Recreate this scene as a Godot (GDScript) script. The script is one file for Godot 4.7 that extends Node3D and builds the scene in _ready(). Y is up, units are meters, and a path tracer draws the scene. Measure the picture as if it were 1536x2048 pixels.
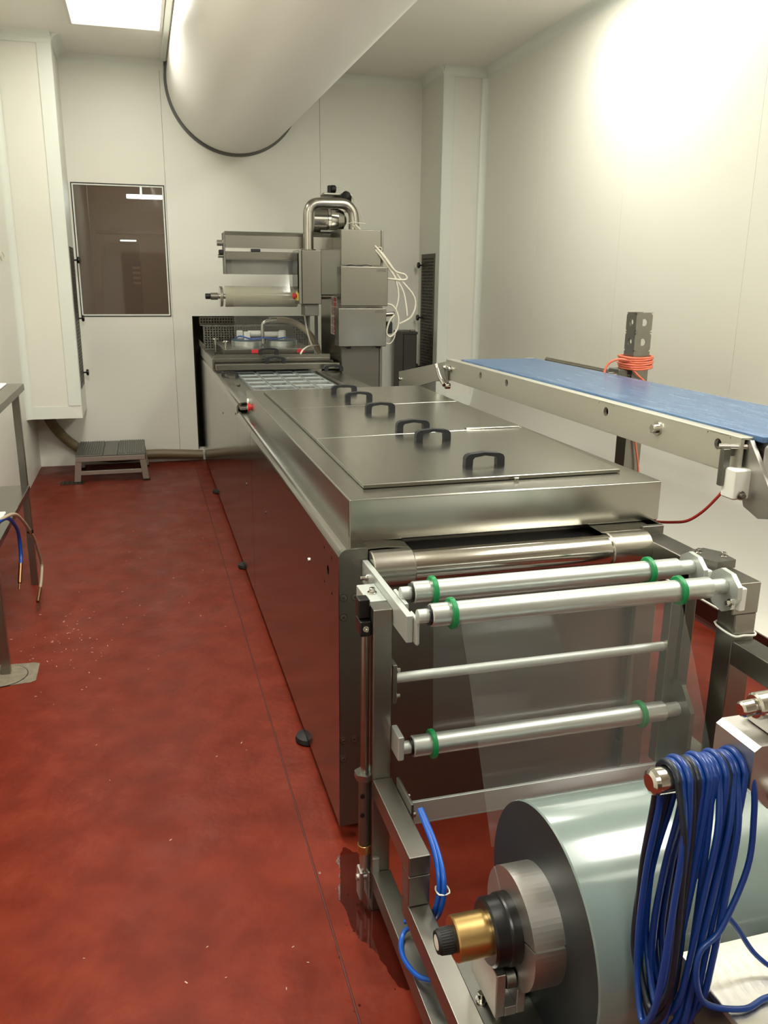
extends Node3D

# ---------------------------------------------------------------- mesh builder
class MB:
	var v := PackedVector3Array()
	var n := PackedVector3Array()
	var u := PackedVector2Array()
	var x := Transform3D.IDENTITY
	func tri(a, b, c, na, nb, nc, ua = Vector2.ZERO, ub = Vector2.ZERO, uc = Vector2.ZERO):
		a = x * a; b = x * b; c = x * c
		na = (x.basis * na).normalized(); nb = (x.basis * nb).normalized(); nc = (x.basis * nc).normalized()
		if (b - a).cross(c - a).dot(na + nb + nc) > 0.0:
			v.append_array([a, c, b]); n.append_array([na, nc, nb]); u.append_array([ua, uc, ub])
		else:
			v.append_array([a, b, c]); n.append_array([na, nb, nc]); u.append_array([ua, ub, uc])
	func quad(a, b, c, d, m = null):
		var nn = m
		if nn == null:
			nn = (c - a).cross(d - b).normalized()
		# texture axes in metres on the face, u along the longer horizontal edge
		var t = (b - a)
		if t.length() < 1e-6: t = (c - d)
		t = t.normalized()
		var s = nn.cross(t)
		var f = func(p): return Vector2(p.dot(t), p.dot(s))
		tri(a, b, c, nn, nn, nn, f.call(a), f.call(b), f.call(c))
		tri(a, c, d, nn, nn, nn, f.call(a), f.call(c), f.call(d))
	func quads(a, b, c, d, na, nb, nc, nd):
		tri(a, b, c, na, nb, nc, Vector2(0, 0), Vector2(1, 0), Vector2(1, 1))
		tri(a, c, d, na, nc, nd, Vector2(0, 0), Vector2(1, 1), Vector2(0, 1))
	func box(a: Vector3, b: Vector3, k := 0.0):
		var lo = Vector3(min(a.x, b.x), min(a.y, b.y), min(a.z, b.z))
		var hi = Vector3(max(a.x, b.x), max(a.y, b.y), max(a.z, b.z))
		var h = (hi - lo) / 2.0
		var c = (hi + lo) / 2.0
		k = min(k, min(h.x, min(h.y, h.z)) * 0.9)
		for ax in 3:
			var p = (ax + 1) % 3
			var q = (ax + 2) % 3
			for s in [-1.0, 1.0]:
				var m = Vector3.ZERO; m[ax] = s
				var co = []
				for w in [[-1, -1], [1, -1], [1, 1], [-1, 1]]:
					var e = Vector3.ZERO
					e[ax] = s * h[ax]; e[p] = w[0] * (h[p] - k); e[q] = w[1] * (h[q] - k)
					co.append(c + e)
				# keep u along the longer side
				if h[p] >= h[q]: quad(co[0], co[1], co[2], co[3], m)
				else: quad(co[1], co[2], co[3], co[0], m)
		if k <= 0.0: return
		for ax in 3:
			var p = (ax + 1) % 3
			var q = (ax + 2) % 3
			for s in [-1.0, 1.0]:
				for t in [-1.0, 1.0]:
					var np_ = Vector3.ZERO; np_[p] = s
					var nq = Vector3.ZERO; nq[q] = t
					var e1 = Vector3.ZERO; e1[p] = s * h[p]; e1[q] = t * (h[q] - k)
					var e2 = Vector3.ZERO; e2[p] = s * (h[p] - k); e2[q] = t * h[q]
					var l = Vector3.ZERO; l[ax] = h[ax] - k
					quads(c + e1 - l, c + e1 + l, c + e2 + l, c + e2 - l, np_, np_, nq, nq)
		for sx in [-1.0, 1.0]:
			for sy in [-1.0, 1.0]:
				for sz in [-1.0, 1.0]:
					tri(c + Vector3(sx * h.x, sy * (h.y - k), sz * (h.z - k)), c + Vector3(sx * (h.x - k), sy * h.y, sz * (h.z - k)), c + Vector3(sx * (h.x - k), sy * (h.y - k), sz * h.z), Vector3(sx, 0, 0), Vector3(0, sy, 0), Vector3(0, 0, sz))
	# profile of [radius, height] pairs turned about the line from a to b (heights in metres along it)
	func lathe(a: Vector3, dir: Vector3, prof: Array, seg := 32, sharp := true):
		var w = dir.normalized()
		var p = (Vector3.UP if abs(w.y) < 0.9 else Vector3.RIGHT).cross(w).normalized()
		var q = w.cross(p)
		for i in prof.size() - 1:
			var r0 = prof[i][0]; var h0 = prof[i][1]; var r1 = prof[i + 1][0]; var h1 = prof[i + 1][1]
			var sl = Vector2(h1 - h0, -(r1 - r0))
			if sl.length() < 1e-9: continue
			sl = sl.normalized()
			for k in seg:
				var t0 = TAU * k / seg; var t1 = TAU * (k + 1) / seg
				var d0 = p * cos(t0) + q * sin(t0); var d1 = p * cos(t1) + q * sin(t1)
				var n0 = d0 * sl.x + w * sl.y; var n1 = d1 * sl.x + w * sl.y
				var A = a + d0 * r0 + w * h0; var B = a + d1 * r0 + w * h0; var C = a + d1 * r1 + w * h1; var D = a + d0 * r1 + w * h1
				if r0 > 1e-6: tri(A, B, C, n0, n1, n1, Vector2(t0, h0), Vector2(t1, h0), Vector2(t1, h1))
				if r1 > 1e-6: tri(A, C, D, n0, n1, n0, Vector2(t0, h0), Vector2(t1, h1), Vector2(t0, h1))
	func cyl(a: Vector3, b: Vector3, r: float, seg := 24, k := 0.0):
		var l = (b - a).length()
		if k > 0.0: lathe(a, b - a, [[0, 0], [r - k, 0], [r, k], [r, l - k], [r - k, l], [0, l]], seg)
		else: lathe(a, b - a, [[0, 0], [r, 0], [r, l], [0, l]], seg)
	func ring(a: Vector3, b: Vector3, r: float, ri: float, seg := 28, k := 0.002):
		var l = (b - a).length()
		lathe(a, b - a, [[ri, 0], [r - k, 0], [r, k], [r, l - k], [r - k, l], [ri, l], [ri, 0]], seg)
	func tube(pts: Array, r: float, seg := 8, closed := false, sub := 6):
		var P = []
		var m = pts.size()
		if sub <= 1: P = pts.duplicate()
		else:
			var last = m if closed else m - 1
			for i in last:
				var p0 = pts[(i - 1 + m) % m] if closed or i > 0 else pts[i] * 2.0 - pts[i + 1]
				var p1 = pts[i]
				var p2 = pts[(i + 1) % m]
				var p3 = pts[(i + 2) % m] if closed or i + 2 < m else p2 * 2.0 - p1
				for k in sub: P.append(p1.cubic_interpolate(p2, p0, p3, float(k) / sub))
			if not closed: P.append(pts[m - 1])
		var c = P.size()
		var up = Vector3.ZERO
		var rings = []
		for i in c:
			var d = (P[(i + 1) % c] - P[(i - 1 + c) % c]) if closed else (P[min(i + 1, c - 1)] - P[max(i - 1, 0)])
			d = d.normalized()
			if up == Vector3.ZERO: up = (Vector3.UP if abs(d.y) < 0.9 else Vector3.RIGHT)
			var s = d.cross(up).normalized()
			up = s.cross(d).normalized()
			var rg = []
			for k in seg:
				var t = TAU * k / seg
				rg.append([P[i], (s * cos(t) + up * sin(t))])
			rings.append(rg)
		var lim = c if closed else c - 1
		for i in lim:
			var A = rings[i]; var B = rings[(i + 1) % c]
			var off = 0
			if closed and i == c - 1:
				var best = -2.0
				for o in seg:
					var dd = A[0][1].dot(B[o][1])
					if dd > best: best = dd; off = o
			for k in seg:
				var k1 = (k + 1) % seg
				var b0 = B[(k + off) % seg]; var b1 = B[(k1 + off) % seg]
				quads(A[k][0] + A[k][1] * r, A[k1][0] + A[k1][1] * r, b1[0] + b1[1] * r, b0[0] + b0[1] * r, A[k][1], A[k1][1], b1[1], b0[1])
		if not closed:
			for e in [0, c - 1]:
				var d = (P[0] - P[1]).normalized() if e == 0 else (P[c - 1] - P[c - 2]).normalized()
				for k in seg:
					var k1 = (k + 1) % seg
					tri(P[e], P[e] + rings[e][k][1] * r, P[e] + rings[e][k1][1] * r, d, d, d)
	# polygon in the plane (ax, ay) pushed along az
	func prism(poly: Array, o: Vector3, ax: Vector3, ay: Vector3, az: Vector3):
		var pv = PackedVector2Array(poly)
		var idx = Geometry2D.triangulate_polygon(pv)
		var nz = az.normalized()
		var f = func(p): return o + ax * p.x + ay * p.y
		for i in range(0, idx.size(), 3):
			var a = pv[idx[i]]; var b = pv[idx[i + 1]]; var c = pv[idx[i + 2]]
			tri(f.call(a), f.call(b), f.call(c), -nz, -nz, -nz, a, b, c)
			tri(f.call(a) + az, f.call(b) + az, f.call(c) + az, nz, nz, nz, a, b, c)
		var area = 0.0
		for i in pv.size():
			area += pv[i].cross(pv[(i + 1) % pv.size()])
		var sg = 1.0 if area > 0 else -1.0
		for i in pv.size():
			var a = pv[i]; var b = pv[(i + 1) % pv.size()]
			var d = (b - a).normalized()
			var m2 = Vector2(d.y, -d.x) * sg
			var m = (ax * m2.x + ay * m2.y).normalized()
			quad(f.call(a), f.call(b), f.call(b) + az, f.call(a) + az, m)

var M := {}
var wp := {}
var taken := {}
var rng := RandomNumberGenerator.new()

func V(a, b, c): return Vector3(a, b, c)

func numbered(called: String) -> String:
	if not taken.has(called):
		taken[called] = 0
		return called
	taken[called] += 1
	return "%s_%03d" % [called, taken[called]]

func put(mb: MB, called: String, material, parent = self, second: MB = null, second_material = null):
	var lo = Vector3(INF, INF, INF); var hi = -lo
	for p in mb.v:
		lo = lo.min(p); hi = hi.max(p)
	var c = (lo + hi) / 2.0
	if parent == self: c.y = lo.y
	var vv = PackedVector3Array()
	vv.resize(mb.v.size())
	for i in mb.v.size(): vv[i] = mb.v[i] - c
	var a = []
	a.resize(Mesh.ARRAY_MAX)
	a[Mesh.ARRAY_VERTEX] = vv
	a[Mesh.ARRAY_NORMAL] = mb.n
	a[Mesh.ARRAY_TEX_UV] = mb.u
	var am = ArrayMesh.new()
	am.add_surface_from_arrays(Mesh.PRIMITIVE_TRIANGLES, a)
	am.surface_set_material(0, material)
	if second != null:   # the same piece with a second finish
		var v2 = PackedVector3Array()
		for p in second.v: v2.append(p - c)
		a[Mesh.ARRAY_VERTEX] = v2; a[Mesh.ARRAY_NORMAL] = second.n; a[Mesh.ARRAY_TEX_UV] = second.u
		am.add_surface_from_arrays(Mesh.PRIMITIVE_TRIANGLES, a)
		am.surface_set_material(1, second_material)
	var o = MeshInstance3D.new()
	o.mesh = am
	o.name = numbered(called) if parent == self else called
	parent.add_child(o, true)
	var base = wp[parent] if wp.has(parent) else Vector3.ZERO
	o.position = c - base
	wp[o] = c
	return o

func like(src, called: String, at: Vector3, parent):   # another piece with the same mesh, centred at a point
	var o = MeshInstance3D.new()
	o.mesh = src.mesh
	o.name = called
	parent.add_child(o, true)
	o.position = at - (wp[parent] if wp.has(parent) else Vector3.ZERO)
	wp[o] = at
	return o

func tag(o, label: String, category: String, group := ""):
	o.set_meta("label", label); o.set_meta("category", category)
	if group: o.set_meta("group", group)
	return o

func thing(called: String, at: Vector3, label: String, category: String, group := ""):
	var o = Node3D.new()
	o.name = numbered(called)
	add_child(o)
	o.position = at
	wp[o] = at
	return tag(o, label, category, group)

func struct(called: String, at: Vector3):
	var o = Node3D.new()
	o.name = called
	add_child(o)
	o.position = at
	wp[o] = at
	o.set_meta("kind", "structure")
	return o

func bx(called, material, parent, a, b, k := 0.002):
	var m = MB.new()
	m.box(a, b, k)
	return put(m, called, material, parent)

func cy(called, material, parent, a, b, r, seg := 24, k := 0.001):
	var m = MB.new()
	m.cyl(a, b, r, seg, k)
	return put(m, called, material, parent)

func tb(called, material, parent, pts, r, seg := 8, closed := false, sub := 6):
	var m = MB.new()
	m.tube(pts, r, seg, closed, sub)
	return put(m, called, material, parent)

func bolt(called, material, parent, at: Vector3, dir: Vector3, r: float, h: float):
	var m = MB.new()
	m.cyl(at, at + dir * h * 0.25, r * 1.5, 16, 0.0004)
	m.lathe(at + dir * h * 0.25, dir, [[r, 0], [r, h * 0.7], [r * 0.85, h * 0.75], [0, h * 0.75]], 6)
	return put(m, called, material, parent)

# ---------------------------------------------------------------- materials
func noise(freq: float, seed_: int, oct := 4, size := 256, ramp = null, nrm := false, bump := 1.0):
	var f = FastNoiseLite.new()
	f.seed = seed_; f.frequency = freq; f.fractal_octaves = oct; f.noise_type = FastNoiseLite.TYPE_SIMPLEX_SMOOTH
	var im = f.get_seamless_image(size, size, false, false, 0.2, true)
	if nrm:
		im.convert(Image.FORMAT_RGBA8)
		im.bump_map_to_normal_map(bump)
	elif ramp != null:
		var g = Gradient.new()
		g.offsets = PackedFloat32Array(ramp[0]); g.colors = PackedColorArray(ramp[1])
		var lut = []
		for i in 256:
			var c = g.sample(i / 255.0)
			lut.append([int(c.r * 255.0 + 0.5), int(c.g * 255.0 + 0.5), int(c.b * 255.0 + 0.5)])
		im.convert(Image.FORMAT_L8)
		var src = im.get_data()
		var out = PackedByteArray()
		out.resize(src.size() * 3)
		for i in src.size():
			var e = lut[src[i]]
			out[i * 3] = e[0]; out[i * 3 + 1] = e[1]; out[i * 3 + 2] = e[2]
		im = Image.create_from_data(size, size, false, Image.FORMAT_RGB8, out)
	return ImageTexture.create_from_image(im)

func plain(c: Color, rough: float, metal := 0.0):
	var m = StandardMaterial3D.new()
	m.albedo_color = c; m.roughness = rough; m.metallic = metal
	return m

func tri_tex(m, scale: Vector3):
	m.uv1_triplanar = true; m.uv1_world_triplanar = true; m.uv1_scale = scale
	return m

func grey(a): return Color(a, a, a)

func steel(c: Color, rough: float, scale: Vector3, seed_: int, spread := 0.12, aniso := 0.0):
	var m = plain(c, 1.0, 1.0)
	m.roughness_texture = noise(0.02, seed_, 5, 256, [[0.0, 1.0], [grey(rough - spread * 0.12), grey(rough + spread * 0.12)]])
	m.roughness_texture_channel = BaseMaterial3D.TEXTURE_CHANNEL_RED
	tri_tex(m, scale)
	return m

func make_materials():
	# painted insulated panels
	M.wall = plain(Color(0.90, 0.897, 0.855), 0.42)
	M.wall.normal_enabled = true; M.wall.normal_scale = 0.06
	M.wall.normal_texture = noise(0.006, 3, 3, 512, null, true, 3.0)
	tri_tex(M.wall, Vector3(0.6, 0.6, 0.6))
	M.ceiling = plain(Color(0.93, 0.92, 0.885), 0.6)
	M.trim = plain(Color(0.885, 0.90, 0.865), 0.4)
	M.white = plain(Color(0.86, 0.85, 0.82), 0.45)
	M.sock = plain(Color(0.92, 0.91, 0.885), 0.36)
	M.flange = plain(Color(0.42, 0.42, 0.40), 0.5)
	# red resin floor
	M.floor = plain(Color(1, 1, 1), 1.0)
	M.floor.albedo_texture = noise(0.016, 11, 5, 512, [[0.0, 0.35, 0.6, 1.0], [Color(0.37, 0.13, 0.08), Color(0.40, 0.142, 0.088), Color(0.425, 0.155, 0.097), Color(0.455, 0.18, 0.12)]])
	M.floor.roughness_texture = noise(0.02, 12, 5, 256, [[0.0, 1.0], [grey(0.30), grey(0.52)]])
	M.floor.roughness_texture_channel = BaseMaterial3D.TEXTURE_CHANNEL_RED
	M.floor.normal_enabled = true; M.floor.normal_scale = 0.18
	M.floor.normal_texture = noise(0.05, 13, 4, 512, null, true, 2.0)
	tri_tex(M.floor, Vector3(0.7, 0.7, 0.7))
	M.floor.metallic_specular = 0.25
	M.joint = plain(Color(0.28, 0.07, 0.05), 0.5)
	M.kerb_red = plain(Color(0.27, 0.115, 0.085), 0.45)
	# stainless steel, several finishes
	M.panel = steel(Color(0.60, 0.59, 0.56), 0.15, Vector3(0.9, 0.9, 0.9), 21, 0.05)
	M.panel.normal_enabled = true; M.panel.normal_scale = 0.10
	M.panel.normal_texture = noise(0.004, 22, 2, 512, null, true, 4.0)
	M.hood = steel(Color(0.64, 0.635, 0.60), 0.24, Vector3(0.8, 0.8, 0.8), 23, 0.05)
	M.lid = steel(Color(0.67, 0.665, 0.63), 0.22, Vector3(3.0, 3.0, 0.5), 24, 0.10)
	M.lid.normal_enabled = true; M.lid.normal_scale = 0.05
	M.lid.normal_texture = noise(0.006, 44, 2, 512, null, true, 3.0)
	M.steel = steel(Color(0.565, 0.555, 0.52), 0.26, Vector3(3, 3, 3), 25, 0.08)
	M.frame = steel(Color(0.58, 0.57, 0.54), 0.32, Vector3(4, 4, 4), 26, 0.08)
	M.dull = steel(Color(0.47, 0.465, 0.44), 0.42, Vector3(2, 2, 2), 27, 0.08)
	M.bright = plain(Color(0.78, 0.77, 0.74), 0.16, 1.0)
	M.roller_steel = plain(Color(0.75, 0.735, 0.70), 0.13, 1.0)
	M.roller_steel.anisotropy_enabled = true; M.roller_steel.anisotropy = 0.4
	M.guard_steel = plain(Color(0.68, 0.665, 0.63), 0.26, 1.0)
	M.anod = plain(Color(0.76, 0.78, 0.765), 0.34, 0.85)
	M.alu = plain(Color(0.74, 0.76, 0.74), 0.45, 0.7)
	M.cast = steel(Color(0.72, 0.71, 0.69), 0.42, Vector3(9, 9, 9), 28, 0.12)
	M.scratch = steel(Color(0.80, 0.79, 0.765), 0.34, Vector3(50, 3, 4), 29, 0.7)
	M.brass = steel(Color(0.78, 0.655, 0.43), 0.30, Vector3(8, 8, 8), 30, 0.08)
	M.black = plain(Color(0.035, 0.035, 0.038), 0.32)
	M.black_soft = plain(Color(0.03, 0.03, 0.033), 0.6)
	M.handle = plain(Color(0.075, 0.085, 0.105), 0.4)
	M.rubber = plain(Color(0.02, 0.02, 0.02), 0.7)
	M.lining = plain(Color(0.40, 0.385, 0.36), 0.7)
	M.grille = steel(Color(0.36, 0.34, 0.31), 0.45, Vector3(3, 3, 3), 31, 0.06)
	M.green = plain(Color(0.0, 0.47, 0.25), 0.42)
	M.red = plain(Color(0.72, 0.09, 0.10), 0.4)
	M.red_mark = plain(Color(0.78, 0.16, 0.20), 0.5)
	M.yellow = plain(Color(0.85, 0.78, 0.35), 0.5)
	M.sticker = plain(Color(0.86, 0.83, 0.80), 0.5)
	M.plastic_white = plain(Color(0.84, 0.84, 0.81), 0.45)
	M.blue_film = plain(Color(0.12, 0.27, 0.40), 0.35)
	M.hose = plain(Color(0.46, 0.40, 0.29), 0.42)
	M.clear_hose = plain(Color(0.62, 0.56, 0.47), 0.35)
	M.blue_tube = plain(Color(0.02, 0.30, 0.66), 0.3)
	M.cable_blue = plain(Color(0.03, 0.205, 0.49), 0.34)
	M.cable_dark = plain(Color(0.055, 0.10, 0.16), 0.42)
	M.cable_orange = plain(Color(0.86, 0.45, 0.34), 0.45)
	M.cable_red = plain(Color(0.60, 0.15, 0.11), 0.45)
	M.cable_white = plain(Color(0.86, 0.84, 0.78), 0.4)
	M.belt = plain(Color(1, 1, 1), 0.27)
	M.belt.albedo_texture = noise(0.02, 33, 5, 512, [[0.0, 0.5, 1.0], [Color(0.22, 0.33, 0.48), Color(0.28, 0.40, 0.545), Color(0.38, 0.49, 0.61)]])
	tri_tex(M.belt, Vector3(3.0, 3.0, 0.35))
	M.reel = plain(Color(0.42, 0.475, 0.46), 0.22)
	M.reel.clearcoat_enabled = true; M.reel.clearcoat = 0.8; M.reel.clearcoat_roughness = 0.12
	M.reel_end = plain(Color(0.10, 0.125, 0.135), 0.5)
	M.film = plain(Color(0.75, 0.76, 0.74, 0.05), 0.08)
	M.film.transparency = BaseMaterial3D.TRANSPARENCY_ALPHA
	M.tray = plain(Color(0.5, 0.54, 0.54, 0.22), 0.1)
	M.tray.transparency = BaseMaterial3D.TRANSPARENCY_ALPHA
	M.glass = plain(Color(0.50, 0.42, 0.36, 0.30), 0.03)
	M.glass.transparency = BaseMaterial3D.TRANSPARENCY_ALPHA
	M.water = plain(Color(0.16, 0.02, 0.013, 0.46), 0.05)
	M.water.transparency = BaseMaterial3D.TRANSPARENCY_ALPHA
	M.concrete = plain(Color(1, 1, 1), 0.6)
	M.concrete.albedo_texture = noise(0.03, 35, 4, 256, [[0.0, 1.0], [Color(0.40, 0.37, 0.31), Color(0.52, 0.48, 0.41)]])
	tri_tex(M.concrete, Vector3(3, 3, 3))
	M.paper = plain(Color(0.87, 0.87, 0.86), 0.7)
	M.fleck = plain(Color(0.80, 0.66, 0.60), 0.6)
	M.gold_fit = plain(Color(0.55, 0.40, 0.28), 0.35, 1.0)
	M.beyond = plain(Color(0.46, 0.385, 0.32), 0.7)
	M.beyond_green = plain(Color(0.16, 0.22, 0.16), 0.6)
	M.beyond_dark = plain(Color(0.06, 0.075, 0.10), 0.5)
	M.beyond_grey = plain(Color(0.22, 0.22, 0.20), 0.5)
	M.brown = plain(Color(0.30, 0.22, 0.17), 0.4)
	M.screen = plain(Color(0.07, 0.075, 0.08), 0.12)
	M.lamp = plain(Color(1, 1, 1), 0.5)
	M.lamp.emission_enabled = true; M.lamp.emission = Color(1.0, 0.985, 0.94); M.lamp.emission_energy_multiplier = LAMP_GLOW
	M.tube_lamp = plain(Color(1, 1, 1), 0.5)
	M.tube_lamp.emission_enabled = true; M.tube_lamp.emission = Color(0.93, 1.0, 0.97); M.tube_lamp.emission_energy_multiplier = 2.2
	M.tray_rim = plain(Color(0.62, 0.655, 0.65, 0.85), 0.12)
	M.tray_rim.transparency = BaseMaterial3D.TRANSPARENCY_ALPHA
	M.clear_roll = plain(Color(0.58, 0.57, 0.50), 0.14)
	M.clear_roll.clearcoat_enabled = true; M.clear_roll.clearcoat = 0.6; M.clear_roll.clearcoat_roughness = 0.1
	M.bin = plain(Color(0.19, 0.185, 0.165), 0.5)
	M.frame_light = steel(Color(0.76, 0.75, 0.70), 0.40, Vector3(4, 4, 4), 41, 0.1)
	M.tread = steel(Color(0.50, 0.50, 0.48), 0.5, Vector3(6, 6, 6), 42, 0.1)
	M.tread_frame = steel(Color(0.68, 0.66, 0.62), 0.45, Vector3(6, 6, 6), 43, 0.1)
	M.dull_plate = plain(Color(0.25, 0.21, 0.16), 0.5, 0.6)
	M.frame_light.metallic = 0.75
	M.hall_dark = plain(Color(0.16, 0.20, 0.16), 0.6)

const LAMP_GLOW := 1.8
const XL := -0.93
const XR := 2.87
const ZB := -7.685
const ZF := 3.6
const YC := 3.28

func _ready():
	# ---- camera, surroundings, exposure
	var cam = Camera3D.new()
	cam.name = "camera"
	cam.position = Vector3(0, 1.6, 0)
	cam.rotation_degrees = Vector3(-15.477, -15.807, 0.585)
	cam.fov = rad_to_deg(2.0 * atan(1024.0 / 1677.66))
	cam.near = 0.05
	cam.current = true
	add_child(cam)
	var env = Environment.new()
	env.background_mode = Environment.BG_COLOR
	env.background_color = Color(0, 0, 0)
	env.ambient_light_source = Environment.AMBIENT_SOURCE_DISABLED
	env.tonemap_mode = Environment.TONE_MAPPER_LINEAR
	env.tonemap_exposure = 1.0
	env.sdfgi_enabled = true; env.ssao_enabled = true; env.ssil_enabled = true
	var we = WorldEnvironment.new()
	we.name = "surroundings"
	we.environment = env
	add_child(we)
	rng.seed = 7
	make_materials()
	# ---- the ceiling panels that light the room: [x0, x1, z0, z1, label]
	lamp_panel(-0.36, 0.26, -6.79, -5.59, 1.75, "square white ceiling light panel beside the fabric air duct above the window")
	lamp_panel(1.95, 2.55, -5.2, -4.0, 3.5, "ceiling light panel over the blue belt conveyor near the long wall")
	lamp_panel(-0.36, 0.26, -3.3, -2.1, 8.5, "ceiling light panel above the gangway beside the steel table")
	lamp_panel(1.95, 2.55, -2.1, -0.9, 8.0, "ceiling light panel over the near end of the conveyor")
	lamp_panel(-0.36, 0.26, 0.4, 1.6, 5.0, "ceiling light panel behind the viewpoint over the gangway")
	room()
	ducts()
	window_and_beyond()
	packaging_machine()
	unwind_frame()
	film_reel()
	sealing_section()
	cabinet()
	conveyor()
	cable_stand()
	left_side()
	small_things()

func lamp_panel(x0, x1, z0, z1, energy, label):
	var t = thing("ceiling_light", Vector3((x0 + x1) / 2, YC - 0.012, (z0 + z1) / 2), label, "light", "flush ceiling light panels")
	bx("diffuser", M.lamp, t, V(x0 + 0.02, YC - 0.008, z0 + 0.02), V(x1 - 0.02, YC - 0.002, z1 - 0.02), 0.0)
	var m = MB.new()
	m.box(V(x0, YC - 0.012, z0), V(x1, YC, z0 + 0.02)); m.box(V(x0, YC - 0.012, z1 - 0.02), V(x1, YC, z1))
	m.box(V(x0, YC - 0.012, z0 + 0.02), V(x0 + 0.02, YC, z1 - 0.02)); m.box(V(x1 - 0.02, YC - 0.012, z0 + 0.02), V(x1, YC, z1 - 0.02))
	put(m, "frame", M.white, t)
	var l = AreaLight3D.new()
	l.name = "panel_light"
	l.area_size = Vector2(x1 - x0 - 0.04, z1 - z0 - 0.04)
	l.area_normalize_energy = true
	l.light_color = Color(1.0, 0.992, 0.945)
	l.light_energy = energy
	l.area_range = 14.0
	l.shadow_enabled = true
	t.add_child(l)
	l.position = Vector3(0, -0.004, 0)
	l.rotation_degrees = Vector3(-90, 0, 0)

func holed(m: MB, x0, x1, y0, y1, z0, z1, hx0, hx1, hy0, hy1):
	m.box(V(x0, y0, z0), V(hx0, y1, z1)); m.box(V(hx1, y0, z0), V(x1, y1, z1))
	if hy0 > y0: m.box(V(hx0, y0, z0), V(hx1, hy0, z1))
	m.box(V(hx0, hy1, z0), V(hx1, y1, z1))

func cove(called, at: Vector3, n1: Vector3, n2: Vector3, along: Vector3, r := 0.07):
	var poly = [Vector2(0, 0)]
	for i in 9:
		var t = PI / 2 * i / 8
		poly.append(Vector2(r - r * cos(t), r - r * sin(t)))
	var m = MB.new()
	m.prism(poly, at, n1, n2, along)
	var o = put(m, called, M.trim, self)
	o.set_meta("kind", "structure")

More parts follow.
